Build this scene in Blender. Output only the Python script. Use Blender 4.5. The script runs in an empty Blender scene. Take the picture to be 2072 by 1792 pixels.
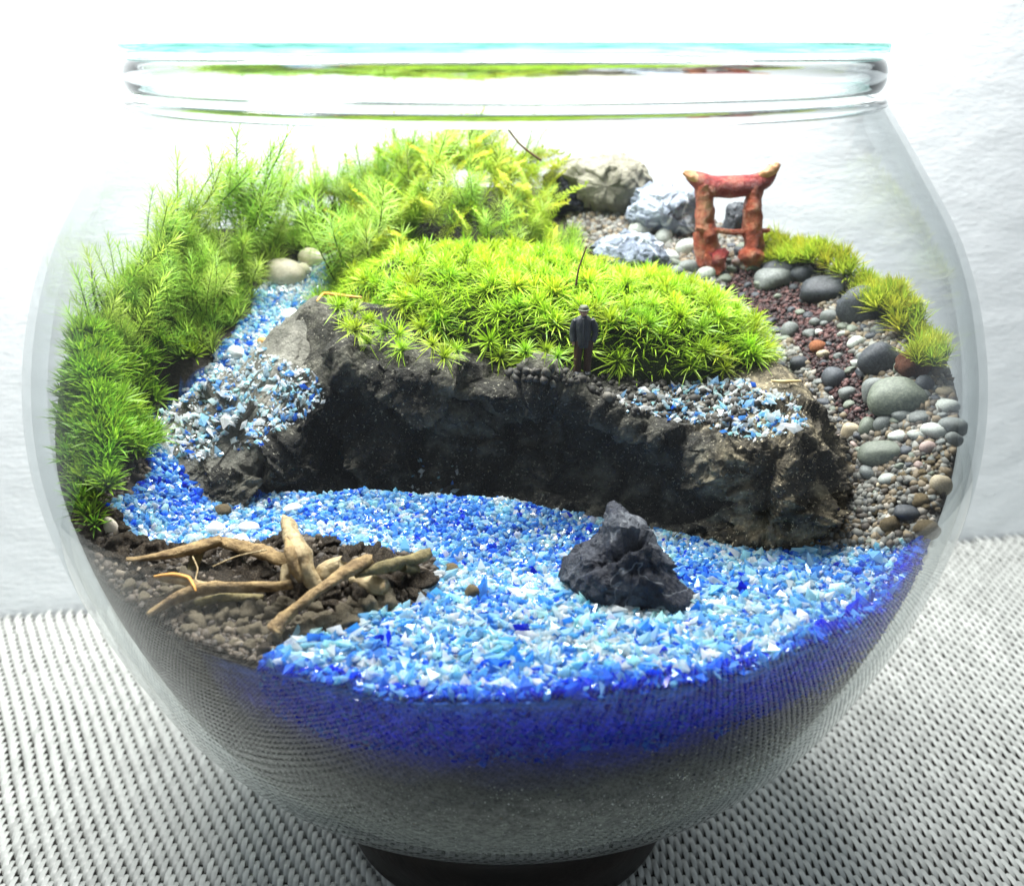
import bpy, math, random
import numpy as np
from mathutils import Vector, Matrix, Euler

S = bpy.context.scene
COL = S.collection
PI = math.pi
R_ = math.radians
rng = np.random.default_rng(7)
random.seed(7)

# ------------------------------------------------------------------ camera
# one unit is the bowl's largest radius (about 11 cm); the bowl's underside is z = 0
CAM = np.array([0.0135, -2.244, 1.634])
TILT = math.atan(798 / 2086)
cam = bpy.data.objects.new('camera', bpy.data.cameras.new('camera'))
COL.objects.link(cam)
cam.location = CAM
cam.rotation_euler = (PI / 2 - TILT, 0, 0)
cam.data.sensor_width = 36
cam.data.lens = 36 * 2086 / 2072
cam.data.clip_start = 0.05
cam.data.clip_end = 60
cam.data.dof.use_dof = True
cam.data.dof.focus_distance = 2.08
cam.data.dof.aperture_fstop = 2.2
S.camera = cam

# ------------------------------------------------------------------ world and lamps
w = bpy.data.worlds.new('World')
S.world = w
w.use_nodes = True
w.node_tree.nodes['Background'].inputs[0].default_value = (0.80, 0.90, 1.0, 1)
w.node_tree.nodes['Background'].inputs[1].default_value = 0.40


def lamp(name, loc, target, size, power, col):
    l = bpy.data.lights.new(name, 'AREA')
    l.shape = 'RECTANGLE'
    l.size, l.size_y = size
    l.energy = power
    l.color = col
    o = bpy.data.objects.new(name, l)
    COL.objects.link(o)
    o.location = loc
    o.rotation_euler = (Vector(target) - Vector(loc)).to_track_quat('-Z', 'Y').to_euler()
    return o


lamp('window_light', (-0.22, 0.40, 3.1), (0.0, -0.10, 0.6), (3.2, 0.6), 345, (1.0, 0.985, 0.96))

S.view_settings.view_transform = 'Standard'
S.view_settings.look = 'None'
S.view_settings.exposure = 0.0
S.view_settings.gamma = 1.0
cy = S.cycles
cy.use_denoising = True
try:
    cy.denoiser = 'OPENIMAGEDENOISE'
except Exception:
    pass
cy.max_bounces = 10
cy.diffuse_bounces = 4
cy.glossy_bounces = 4
cy.transmission_bounces = 8
cy.transparent_max_bounces = 24
cy.sample_clamp_indirect = 6
cy.caustics_reflective = False
cy.use_adaptive_sampling = True
cy.adaptive_threshold = 0.015

# ------------------------------------------------------------------ geometry helpers
CT, ST = math.cos(TILT), math.sin(TILT)


def ray(px, py):
    u = (px - 1036) / 2086
    v = (896 - py) / 2086
    return np.array([u, CT + v * ST, -ST + v * CT])


def P(px, py, y):
    d = ray(px, py)
    return CAM + d * ((y - CAM[1]) / d[1])


def project(x, y, z):
    X = x - CAM[0]; Y = y - CAM[1]; Z = z - CAM[2]
    dz = Y * CT - Z * ST
    up = Y * ST + Z * CT
    return 1036 + 2086 * X / dz, 896 - 2086 * up / dz


# the bowl's outer profile: radius at height
KZ = np.array([0, .05, .15, .3, .5, .7, .9, 1.1, 1.3, 1.43, 1.54])
KR = np.array([.3108, .5003, .6615, .7944, .9006, .9713, 1.0012, .9795, .9069, .8223, .7459])
KM = np.gradient(KR, KZ)


def prof(z):
    z = np.clip(np.asarray(z, float), 0, 1.54)
    i = np.clip(np.searchsorted(KZ, z) - 1, 0, len(KZ) - 2)
    h = KZ[i + 1] - KZ[i]; t = (z - KZ[i]) / h
    return ((2 * t ** 3 - 3 * t ** 2 + 1) * KR[i] + (t ** 3 - 2 * t ** 2 + t) * h * KM[i]
            + (-2 * t ** 3 + 3 * t ** 2) * KR[i + 1] + (t ** 3 - t ** 2) * h * KM[i + 1])


def rin(z):
    return 0.955 * prof(z)


def hash3(i, j, k, seed):
    n = (i * 374761393 + j * 668265263 + k * 2147483647 + seed * 1274126177) & 0xffffffff
    n = ((n ^ (n >> 13)) * 1274126177) & 0xffffffff
    n = (n ^ (n >> 16)) & 0xffffffff
    return n / 2147483647.5 - 1.0


def vnoise(p, seed=0):
    p = np.asarray(p, float)
    i = np.floor(p).astype(np.int64)
    f = p - i
    f = f * f * (3 - 2 * f)
    r = 0
    for a in (0, 1):
        wa = f[..., 0] if a else 1 - f[..., 0]
        for b in (0, 1):
            wb = f[..., 1] if b else 1 - f[..., 1]
            for c in (0, 1):
                wc = f[..., 2] if c else 1 - f[..., 2]
                r = r + wa * wb * wc * hash3(i[..., 0] + a, i[..., 1] + b, i[..., 2] + c, seed)
    return r


def fbm(p, octv=4, seed=0, gain=.5):
    r = 0; a = 1.0
    p = np.asarray(p, float)
    for o in range(octv):
        r = r + a * vnoise(p * 2 ** o + 17.3 * o, seed + o)
        a *= gain
    return r


RBX = np.array([-.75, -.60, -.37, -.18, .0, .12, .24, .38, .50, .58, .66])
RBY = np.array([-.21, -.27, -.26, -.27, -.28, -.32, -.35, -.41, -.46, -.46, -.40])
RKY = np.array([.0, .10, .13, .15, .12, .05, .02, .0, .0, .0, .0])


def ground(x, y):
    """height of the planting bed inside the bowl"""
    x = np.asarray(x, float); y = np.asarray(y, float)
    k = .05
    h = .712 + .43 * k * np.logaddexp(0, (y + .36) / k)
    h = h + .17 / (1 + np.exp(-(-x - .74) / .045)) / (1 + np.exp(-(y + .53) / .05))      # banked up at the left glass
    h = h + .21 / (1 + np.exp(-(x - .74) / .055)) / (1 + np.exp(-(y + .47) / .05)) * np.clip(1 - (y + .2) * 1.0, .15, 1)
    h = h + .03 * np.exp(-((x + .45) ** 2 / .07 + (y + .55) ** 2 / .04))
    h = h + .012 * vnoise(np.stack([x * 6, y * 6, x * 0], -1), 3)
    # hollow that the long rock sits in
    yb = np.interp(x, RBX, RBY); yk = np.interp(x, RBX, RKY)
    inx = 1 / (1 + np.exp(-(x + .80) / .012)) / (1 + np.exp((x - .66) / .012))
    w_ = inx / (1 + np.exp(-(y - yb - .035) / .012)) / (1 + np.exp((y - yk - .02) / .012))
    h = h * (1 - w_) + np.minimum(h, .69) * w_
    return h


def on_ground(px, py, lift=0.0):
    for k in range(60):
        q = hit_ground(px + (1036 - px) * .01 * k, py + 1.0 * k, lift)
        if q is not None:
            return q
    return np.array([0, 0, .71])


def hit_ground(px, py, lift=0.0):
    d = ray(px, py)
    t = np.linspace(.9, 3.6, 2700)
    Q = CAM + t[:, None] * d
    r = np.hypot(Q[:, 0], Q[:, 1])
    ok = (Q[:, 2] < ground(Q[:, 0], Q[:, 1]) + lift) & (r < rin(Q[:, 2]))
    i = np.argmax(ok)
    if not ok[i]:
        return None
    return Q[i]


def inside(px, py, poly):
    px = np.asarray(px, float); py = np.asarray(py, float)
    c = np.zeros(px.shape, bool)
    n = len(poly)
    for i in range(n):
        x1, y1 = poly[i]; x2, y2 = poly[(i + 1) % n]
        cond = ((y1 > py) != (y2 > py)) & (px < (x2 - x1) * (py - y1) / ((y2 - y1) or 1e-9) + x1)
        c ^= cond
    return c


SOIL = [(90, 1010), (225, 1030), (262, 1085), (330, 1112), (430, 1105), (520, 1100), (640, 1090), (700, 1108),
        (800, 1122), (885, 1132), (875, 1180), (850, 1222), (760, 1238), (700, 1275), (600, 1300), (520, 1345),
        (440, 1345), (330, 1330), (150, 1260), (60, 1120)]
GRAVEL = [(1090, 360), (1250, 380), (1560, 430), (1720, 480), (2030, 700), (2030, 1060), (1900, 1078), (1780, 1112),
          (1660, 1110), (1600, 800), (1540, 730), (1400, 560), (1200, 520), (1150, 450)]
STREAM = [(215, 1040), (300, 960), (320, 850), (430, 730), (500, 640), (545, 560), (700, 495), (760, 540), (640, 600),
          (650, 720), (670, 780), (600, 860), (430, 1000)]
MOSSLEFT = [(60, 600), (60, 1030), (215, 1025), (300, 945), (318, 850), (420, 730), (480, 640), (400, 600), (200, 560)]


def ground_class(x, y):
    """0 soil, 1 blue glass, 2 gravel"""
    z = ground(x, y)
    px, py = project(x, y, z)
    px = px + 10 * vnoise(np.stack([np.asarray(x) * 20, np.asarray(y) * 20, 0 * np.asarray(x)], -1), 5)
    py = py + 8 * vnoise(np.stack([np.asarray(x) * 20, np.asarray(y) * 20, 5 + 0 * np.asarray(x)], -1), 6)
    c = np.zeros(np.shape(px), int)
    c[(py > 1000)] = 1
    c[inside(px, py, STREAM)] = 1
    c[inside(px, py, GRAVEL)] = 2
    c[inside(px, py, SOIL)] = 0
    c[inside(px, py, MOSSLEFT)] = 0
    return c


def link(o, parent=None):
    COL.objects.link(o)
    if parent is not None:
        o.parent = parent
    return o


def tag(o, label=None, cat=None, group=None, kind=None):
    if label: o['label'] = label
    if cat: o['category'] = cat
    if group: o['group'] = group
    if kind: o['kind'] = kind
    return o


def empty(name, loc, label, cat, group=None):
    o = bpy.data.objects.new(name, None)
    o.empty_display_size = .05
    o.location = loc
    link(o)
    return tag(o, label, cat, group)


def mesh(name, V, Fc, mats=(), smooth=False, col=None, val=None, mi=None):
    V = np.asarray(V, np.float64).reshape(-1, 3)
    me = bpy.data.meshes.new(name)
    if isinstance(Fc, np.ndarray):
        k = Fc.shape[1]
        me.vertices.add(len(V)); me.vertices.foreach_set('co', V.ravel())
        me.loops.add(Fc.size); me.loops.foreach_set('vertex_index', Fc.ravel().astype(np.int32))
        me.polygons.add(len(Fc))
        me.polygons.foreach_set('loop_start', np.arange(0, Fc.size, k, dtype=np.int32))
        me.update(calc_edges=True)
    else:
        me.from_pydata(V.tolist(), [], Fc)
        me.update()
    for m in mats:
        me.materials.append(m)
    if mi is not None:
        me.polygons.foreach_set('material_index', np.asarray(mi, np.int32))
    me.polygons.foreach_set('use_smooth', np.full(len(me.polygons), smooth))
    if col is not None:
        a = me.color_attributes.new('tint', 'FLOAT_COLOR', 'POINT')
        c = np.ones((len(V), 4)); c[:, :3] = col
        a.data.foreach_set('color', c.ravel())
    if val is not None:
        a = me.attributes.new('level', 'FLOAT', 'POINT')
        a.data.foreach_set('value', np.asarray(val, float))
    return me


def obj(name, me, parent=None, loc=None, rot=None, scale=None):
    o = bpy.data.objects.new(name, me)
    if loc is not None: o.location = loc
    if rot is not None: o.rotation_euler = rot
    if scale is not None: o.scale = scale
    return link(o, parent)


def grid_faces(nr, nc, wrap=False):
    f = []
    r = np.arange(nr - 1)[:, None]
    c = np.arange(nc if wrap else nc - 1)[None, :]
    c2 = (c + 1) % nc
    a = r * nc + c; b = r * nc + c2; d = (r + 1) * nc + c; e = (r + 1) * nc + c2
    return np.stack([a, b, e, d], -1).reshape(-1, 4)


# ------------------------------------------------------------------ materials
def new_mat(name):
    m = bpy.data.materials.new(name)
    m.use_nodes = True
    nt = m.node_tree
    nt.nodes.clear()
    out = nt.nodes.new('ShaderNodeOutputMaterial')
    return m, nt, out


def N(nt, kind, **kw):
    n = nt.nodes.new(kind)
    for k, v in kw.items():
        if k in n.inputs.keys():
            n.inputs[k].default_value = v
        else:
            setattr(n, k, v)
    return n


def L(nt, a, b):
    nt.links.new(a, b)


def ramp(nt, fac, stops, interp='LINEAR'):
    r = nt.nodes.new('ShaderNodeValToRGB')
    r.color_ramp.interpolation = interp
    e = r.color_ramp.elements
    while len(e) > 1:
        e.remove(e[-1])
    e[0].position = stops[0][0]; e[0].color = (*stops[0][1], 1)
    for p, c in stops[1:]:
        q = e.new(p); q.color = (*c, 1)
    L(nt, fac, r.inputs[0])
    return r.outputs[0]


def mixc(nt, fac, a, b, mode='MIX'):
    m = nt.nodes.new('ShaderNodeMix')
    m.data_type = 'RGBA'; m.blend_type = mode
    for s, v in ((m.inputs[0], fac), (m.inputs[6], a), (m.inputs[7], b)):
        if hasattr(v, 'is_linked'):
            L(nt, v, s)
        elif isinstance(v, (int, float)):
            s.default_value = v
        else:
            s.default_value = (*v, 1)
    return m.outputs[2]


def math_n(nt, op, a, b=None, clamp=False):
    m = nt.nodes.new('ShaderNodeMath'); m.operation = op; m.use_clamp = clamp
    for s, v in ((m.inputs[0], a), (m.inputs[1], b)):
        if v is None: continue
        if hasattr(v, 'is_linked'):
            L(nt, v, s)
        else:
            s.default_value = v
    return m.outputs[0]


def noise(nt, scale, detail=4, rough=.55, vec=None, dist=0):
    n = N(nt, 'ShaderNodeTexNoise', Scale=scale, Detail=detail, Roughness=rough, Distortion=dist)
    if vec is not None: L(nt, vec, n.inputs['Vector'])
    return n.outputs['Fac']


def coords(nt, scale=None):
    g = N(nt, 'ShaderNodeTexCoord').outputs['Object']
    if scale is None: return g
    m = N(nt, 'ShaderNodeMapping'); m.inputs['Scale'].default_value = scale
    L(nt, g, m.inputs['Vector'])
    return m.outputs[0]


def bump(nt, h, strength=.5, dist=.01):
    b = N(nt, 'ShaderNodeBump', Strength=strength, Distance=dist)
    L(nt, h, b.inputs['Height'])
    return b.outputs[0]


def stone_mat(name, c1, c2, c3=None, scale=12, rough=.75, bmp=.5, bd=.01, vein=None, rand=.0, spec=.35, speck=None):
    m, nt, out = new_mat(name)
    co = coords(nt)
    n1 = noise(nt, scale, 6, .65, co)
    stops = [(.3, c1), (.7, c2)] if c3 is None else [(.28, c1), (.5, c2), (.72, c3)]
    c = ramp(nt, n1, stops)
    if vein:
        v = noise(nt, vein[1], 3, .5, co, 1.5)
        v = math_n(nt, 'ABSOLUTE', math_n(nt, 'SUBTRACT', v, .5))
        v = ramp(nt, v, [(0, (1, 1, 1)), (vein[2], (0, 0, 0))])
        c = mixc(nt, v, c, vein[0])
    if speck:
        v = noise(nt, speck[1], 2, .6, co)
        v = ramp(nt, v, [(speck[2], (0, 0, 0)), (speck[2] + .06, (1, 1, 1))])
        c = mixc(nt, v, c, speck[0])
    if rand:
        oi = N(nt, 'ShaderNodeObjectInfo').outputs['Random']
        hsv = N(nt, 'ShaderNodeHueSaturation')
        L(nt, c, hsv.inputs['Color'])
        L(nt, math_n(nt, 'ADD', math_n(nt, 'MULTIPLY', oi, rand), 1 - rand * .55), hsv.inputs['Value'])
        c = hsv.outputs[0]
    b = N(nt, 'ShaderNodeBsdfPrincipled', Roughness=rough)
    b.inputs['Specular IOR Level'].default_value = spec
    L(nt, c, b.inputs['Base Color'])
    L(nt, bump(nt, noise(nt, scale * 3, 6, .7, co), bmp, bd), b.inputs['Normal'])
    L(nt, b.outputs[0], out.inputs[0])
    return m


def leaf_mat(name, root, tip, hue=.03, val=.35, transl=.45):
    """moss leaves: light passes through them; the tip is paler than the root; each tuft a little different"""
    m, nt, out = new_mat(name)
    lv = N(nt, 'ShaderNodeAttribute', attribute_name='level').outputs['Fac']
    c = ramp(nt, lv, [(0, root), (.35, tuple((a + 2 * b) / 3 for a, b in zip(root, tip))), (.85, tip)])  # tips paler by nature; roots darkened further as painted shade in the gaps
    oi = N(nt, 'ShaderNodeObjectInfo').outputs['Random']
    hsv = N(nt, 'ShaderNodeHueSaturation')
    L(nt, c, hsv.inputs['Color'])
    L(nt, math_n(nt, 'ADD', math_n(nt, 'MULTIPLY', oi, hue * 2), .5 - hue), hsv.inputs['Hue'])
    co = coords(nt)
    vv = math_n(nt, 'FRACT', math_n(nt, 'MULTIPLY', oi, 13.7))
    L(nt, math_n(nt, 'ADD', math_n(nt, 'MULTIPLY', vv, val), 1 - val * .5), hsv.inputs['Value'])
    c = hsv.outputs[0]
    d = N(nt, 'ShaderNodeBsdfPrincipled', Roughness=.42)
    d.inputs['Specular IOR Level'].default_value = .45
    L(nt, c, d.inputs['Base Color'])
    t = N(nt, 'ShaderNodeBsdfTranslucent')
    L(nt, c, t.inputs['Color'])
    mx = N(nt, 'ShaderNodeMixShader')
    mx.inputs[0].default_value = transl
    L(nt, d.outputs[0], mx.inputs[1]); L(nt, t.outputs[0], mx.inputs[2])
    L(nt, mx.outputs[0], out.inputs[0])
    return m


def shard_mat(name, rough=.08, transl=.5):
    m, nt, out = new_mat(name)
    c = N(nt, 'ShaderNodeAttribute', attribute_name='tint').outputs['Color']
    d = N(nt, 'ShaderNodeBsdfPrincipled', Roughness=rough)
    d.inputs['Specular IOR Level'].default_value = .9
    L(nt, c, d.inputs['Base Color'])
    t = N(nt, 'ShaderNodeBsdfTranslucent')
    L(nt, c, t.inputs['Color'])
    mx = N(nt, 'ShaderNodeMixShader'); mx.inputs[0].default_value = transl
    L(nt, d.outputs[0], mx.inputs[1]); L(nt, t.outputs[0], mx.inputs[2])
    tr = N(nt, 'ShaderNodeBsdfTransparent'); L(nt, c, tr.inputs['Color'])
    gl = N(nt, 'ShaderNodeBsdfGlass', Roughness=.03, IOR=1.45); L(nt, c, gl.inputs['Color'])
    m3 = N(nt, 'ShaderNodeMixShader'); m3.inputs[0].default_value = .55
    L(nt, tr.outputs[0], m3.inputs[1]); L(nt, gl.outputs[0], m3.inputs[2])
    tr = m3
    m2 = N(nt, 'ShaderNodeMixShader'); m2.inputs[0].default_value = .45
    L(nt, mx.outputs[0], m2.inputs[1]); L(nt, tr.outputs[0], m2.inputs[2])
    L(nt, m2.outputs[0], out.inputs[0])
    return m


def simple_mat(name, c1, c2, scale, rough=.6, bmp=.3, bd=.004, stretch=None, spec=.4):
    m, nt, out = new_mat(name)
    co = coords(nt, stretch)
    n1 = noise(nt, scale, 5, .6, co)
    c = ramp(nt, n1, [(.3, c1), (.7, c2)])
    b = N(nt, 'ShaderNodeBsdfPrincipled', Roughness=rough)
    b.inputs['Specular IOR Level'].default_value = spec
    L(nt, c, b.inputs['Base Color'])
    L(nt, bump(nt, noise(nt, scale * 2.5, 5, .7, co), bmp, bd), b.inputs['Normal'])
    L(nt, b.outputs[0], out.inputs[0])
    return m


def glass_thin(name, tint, edge, power=3.0, gain=1.0):
    """thin wall of clear glass: passes light straight on, mirrors by Fresnel, a little greyer seen edge-on"""
    m, nt, out = new_mat(name)
    lw = N(nt, 'ShaderNodeLayerWeight', Blend=.5).outputs['Facing']
    f = math_n(nt, 'POWER', lw, power, True)
    c = mixc(nt, f, tint, edge)
    t = N(nt, 'ShaderNodeBsdfTransparent')
    L(nt, c, t.inputs['Color'])
    g = N(nt, 'ShaderNodeBsdfGlossy', Roughness=.015)
    g.inputs['Color'].default_value = (1, 1, 1, 1)
    # Schlick reflectance, the same from both sides of the wall (a Fresnel node would turn total from within)
    fr = math_n(nt, 'POWER', lw, 5.0, True)
    fr = math_n(nt, 'ADD', math_n(nt, 'MULTIPLY', fr, .96 * gain), .016 * gain, True)
    mx = N(nt, 'ShaderNodeMixShader')
    L(nt, fr, mx.inputs[0]); L(nt, t.outputs[0], mx.inputs[1]); L(nt, g.outputs[0], mx.inputs[2])
    L(nt, mx.outputs[0], out.inputs[0])
    return m


M = {}


def long_rock_mat():
    m = stone_mat('dark_rock', (.006, .006, .005), (.034, .032, .026), (.22, .21, .165), 11, .8, 1.0, .03, speck=((.26, .25, .20), 150, .62))
    nt = m.node_tree
    b = [n for n in nt.nodes if n.type == 'BSDF_PRINCIPLED'][0]
    src = b.inputs['Base Color'].links[0].from_socket
    sx = N(nt, 'ShaderNodeSeparateXYZ'); L(nt, coords(nt), sx.inputs[0])
    k = ramp(nt, math_n(nt, 'ADD', sx.outputs[0], math_n(nt, 'MULTIPLY', noise(nt, 5, 3, .5, coords(nt)), .35)), [(.52, (0, 0, 0)), (.66, (1, 1, 1))])
    c = mixc(nt, k, src, mixc(nt, 1.0, src, (2.6, 2.3, 1.9), 'MULTIPLY'))     # the right end is a paler grey-brown stone
    L(nt, c, b.inputs['Base Color'])
    return m


M['rock'] = long_rock_mat()
M['slate'] = stone_mat('slate_rock', (.004, .005, .011), (.016, .019, .032), (.10, .11, .13), 9, .62, .9, .02,
                       vein=((.16, .17, .19), 5, .010))
M['beige_rock'] = stone_mat('beige_rock', (.13, .125, .095), (.24, .23, .18), (.36, .345, .27), 8, .8, .7, .02)
M['veined_rock'] = stone_mat('veined_rock', (.07, .09, .12), (.17, .20, .26), (.38, .43, .50), 7, .7, .7, .02,
                             vein=((.55, .6, .66), 6, .03))
M['mound'] = simple_mat('dark_moss_soil', (.010, .016, .005), (.04, .06, .014), 30, .9, 1, .02)


def pebble_mats():
    D = {}
    for k, a, b, c in (('slate', (.02, .024, .03), (.05, .057, .068), (.10, .11, .125)),
                       ('grey', (.08, .09, .09), (.15, .165, .16), (.25, .27, .26)),
                       ('green', (.07, .085, .07), (.13, .15, .12), (.22, .24, .195)),
                       ('pale', (.24, .26, .24), (.38, .41, .38), (.56, .59, .55)),
                       ('beige', (.30, .25, .17), (.46, .39, .27), (.62, .55, .42)),
                       ('pink', (.26, .17, .15), (.40, .30, .27), (.52, .43, .39)),
                       ('brown', (.10, .075, .04), (.19, .145, .08), (.31, .25, .15)),
                       ('lava', (.03, .012, .014), (.08, .03, .03), (.17, .075, .07)),
                       ('rust', (.22, .06, .025), (.40, .14, .06), (.5, .27, .15)),
                       ('ochre', (.45, .22, .05), (.62, .34, .10), (.72, .5, .25)),
                       ('cream', (.50, .42, .33), (.66, .58, .48), (.78, .72, .62)),
                       ('white', (.62, .66, .70), (.76, .80, .84), (.86, .9, .93))):
        D[k] = stone_mat(k + '_pebble', a, b, c, 9 if k != 'lava' else 20, .5 if k not in ('lava', 'brown', 'rust') else .85,
                         .25 if k not in ('lava', 'brown', 'rust') else .8, .012, rand=.5)
    return D


PM = pebble_mats()
M['soil'] = stone_mat('soil_granule', (.020, .014, .010), (.085, .062, .042), (.30, .24, .165), 5, .9, 1, .08, rand=.6)
M['soil_tan'] = stone_mat('pale_soil_granule', (.13, .105, .07), (.24, .20, .135), (.38, .33, .23), 9, .9, .8, .06, rand=.3)
M['shard'] = shard_mat('blue_glass_grit')

# ------------------------------------------------------------------ the table mat and the wall (structure)
MAT_Z = -0.25
m, nt, out = new_mat('wallpaper')
co = coords(nt, (1, 1, 3.2))
n1 = noise(nt, 22, 6, .62, co, .3)
n2 = noise(nt, 46, 3, .6, coords(nt, (1, 1, 1.2)))
b = N(nt, 'ShaderNodeBsdfPrincipled', Roughness=.75)
L(nt, ramp(nt, n1, [(.3, (.70, .75, .775)), (.7, (.75, .79, .81))]), b.inputs['Base Color'])
hh = math_n(nt, 'ADD', n1, math_n(nt, 'MULTIPLY', n2, .35))
L(nt, bump(nt, hh, .34, .010), b.inputs['Normal'])
L(nt, b.outputs[0], out.inputs[0])
M['wall'] = m
# wall line found on the mat: left (-1.47, 1.02) to right (2.0, 1.6)
wd = Vector((3.47, .58, 0)).normalized()
wn = Vector((-wd.y, wd.x, 0))
w0 = Vector((-1.47, 1.04, MAT_Z))
nx_, nz_ = 260, 150
u = np.linspace(-3.2, 6.2, nx_); zz = np.linspace(-.05, 4.4, nz_)
U, Z = np.meshgrid(u, zz)
rel = .0022 * fbm(np.stack([U * 9, U * 0, Z * 22], -1), 3, 11)
V = np.stack([w0.x + wd.x * U - wn.x * rel, w0.y + wd.y * U - wn.y * rel, w0.z + Z], -1)
tag(obj('wall', mesh('wall', V, grid_faces(nz_, nx_), [M['wall']], True)), 'white wallpapered wall with a ribbed relief behind the glass bowl', kind='structure')

m, nt, out = new_mat('table_top')
b = N(nt, 'ShaderNodeBsdfPrincipled', Roughness=.6)
L(nt, ramp(nt, noise(nt, 4, 4), [(.3, (.015, .013, .011)), (.7, (.035, .03, .025))]), b.inputs['Base Color'])
L(nt, b.outputs[0], out.inputs[0])
V = [(-5, -5, MAT_Z - .035), (7, -5, MAT_Z - .035), (7, 2.6, MAT_Z - .035), (-5, 2.6, MAT_Z - .035)]
tag(obj('table_top', mesh('table_top', V, [(0, 1, 2, 3)], [m])), 'dark table top seen only through the holes of the woven mat', kind='structure')

# woven vinyl strands: twill lattice measured on the photograph
m, nt, out = new_mat('woven_vinyl')
c = mixc(nt, 1.0, ramp(nt, noise(nt, 1.4, 3, .5, coords(nt)), [(.3, (.52, .54, .52)), (.7, (.60, .62, .60))]), N(nt, 'ShaderNodeAttribute', attribute_name='tint').outputs['Color'], 'MULTIPLY')
b = N(nt, 'ShaderNodeBsdfPrincipled', Roughness=.38)
L(nt, c, b.inputs['Base Color']); L(nt, b.outputs[0], out.inputs[0])
M['vinyl'] = m
av = np.array([.038, 0.0]); bv = np.array([-.0155, .026])
I, J = np.meshgrid(np.arange(-110, 190), np.arange(-75, 90))
cx = I * av[0] + J * bv[0]; cyy = J * bv[1]
wally = lambda x: w0.y + (x - w0.x) * wd.y / wd.x
keep = (cx > -2.7) & (cx < 2.9) & (cyy > -1.9) & (cyy < wally(cx) - .02)
cx, cyy = cx[keep], cyy[keep]
n = len(cx)
dv = np.array([-.0085, .078]); ln = np.hypot(*dv); dv = dv / ln; pv = np.array([dv[1], -dv[0]])
su = np.array([-1, -.78, 0, .78, 1.]); sw = np.array([-1, 0, 1.])
half, wid = .0335, .0071
prm = []
for a_ in su:
    for q in sw:
        zc = .006 * (1 - a_ ** 2) + .0022 * (1 - q * q) - (.014 if abs(a_) > .95 else 0)
        ww = wid * (1 - .35 * a_ ** 8)
        prm.append((a_ * half * dv[0] + q * ww * pv[0], a_ * half * dv[1] + q * ww * pv[1], zc))
prm = np.array(prm)
jit = rng.normal(0, 1, (n, 1, 3)) * np.array([.0005, .0016, .0007])
wrp = np.stack([cx * 2.2, cyy * 2.2, cx * 0], -1)
jit = jit + np.stack([.006 * vnoise(wrp, 91), .006 * vnoise(wrp, 92), .003 * vnoise(wrp * 3, 93)], -1)[:, None, :]
mat_c = np.repeat(np.clip(rng.normal(1, .07, (n, 1)) + .05 * vnoise(wrp * 9, 94)[:, None], .7, 1.2) * np.array([1, 1, .985]), 15, 0)
V = np.stack([cx, cyy, np.full(n, MAT_Z - .012)], -1)[:, None, :] + prm[None] + jit
fb = grid_faces(5, 3)
F = (fb[None] + (np.arange(n) * 15)[:, None, None]).reshape(-1, 4)
F = F[:, ::-1]
tag(obj('table_mat', mesh('table_mat', V, F, [M['vinyl']], True, col=mat_c)), 'pale grey woven vinyl place mat with dark holes under the bowl', 'place mat', kind='structure')

# ------------------------------------------------------------------ stand
def lathe(profile, seg=96, closed=False):
    pr = np.array(profile, float)
    th = np.linspace(0, 2 * PI, seg, endpoint=False)
    V = np.stack([pr[:, 0, None] * np.cos(th), pr[:, 0, None] * np.sin(th), pr[:, 1, None] + 0 * th], -1)
    return V.reshape(-1, 3), grid_faces(len(pr), seg, True)


V, F = lathe([(0.001, -.002), (.44, -.002), (.475, -.010), (.485, -.03), (.47, -.10), (.44, -.17), (.42, -.215), (.415, -.236), (.41, -.242), (.001, -.243)])
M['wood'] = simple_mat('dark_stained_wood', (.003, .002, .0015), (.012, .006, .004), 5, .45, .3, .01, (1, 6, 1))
tag(obj('round_stand', mesh('round_stand', V, F[:, ::-1], [M['wood']], True)), 'dark brown round wooden stand in shadow under the glass bowl', 'stand')

# ------------------------------------------------------------------ the bowl and its lid
M['glass'] = glass_thin('bowl_glass', (.985, .99, .99), (.74, .78, .78), 5, .85)
m, nt, out = new_mat('rim_glass')
g = N(nt, 'ShaderNodeBsdfGlass', Roughness=.01, IOR=1.48)
g.inputs['Color'].default_value = (.99, 1.0, 1.0, 1)
L(nt, g.outputs[0], out.inputs[0])
M['rim'] = m
bowl = empty('glass_bowl', (0, 0, 0), 'large clear round glass bowl holding the moss landscape on a woven mat', 'terrarium bowl')
zs = np.concatenate([np.linspace(0.0, .1, 12), np.linspace(.12, 1.535, 90)])
outer = [(.001, .012), (.30, .006)] + [(float(prof(z)), float(z)) for z in zs]
inner = [(float(prof(z)) * .984, float(z)) for z in zs[::-1] if z > .04] + [(.001, .045)]
V, F = lathe(outer, 192)
V2, F2 = lathe(inner, 192)
wall_me = mesh('bowl_wall', np.concatenate([V, V2]), np.concatenate([F, F2[:, :] + len(V)]), [M['glass']], True)
obj('bowl_wall', wall_me, bowl)
ri = float(prof(1.535))
rp = []
for k in range(33):
    a_ = 2 * PI * k / 32
    rp.append((ri - .021 + .014 * math.cos(a_), 1.588 + .030 * math.sin(a_)))
V, F = lathe(rp, 192)
obj('rim', mesh('rim', V, F, [M['rim']], True), bowl)
rp = []
for k in range(17):
    a_ = 2 * PI * k / 16
    rp.append((ri - .010 + .009 * math.cos(a_), 1.538 + .010 * math.sin(a_)))
V, F = lathe(rp, 192)
obj('neck_ring', mesh('neck_ring', V, F, [M['rim']], True), bowl)

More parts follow.
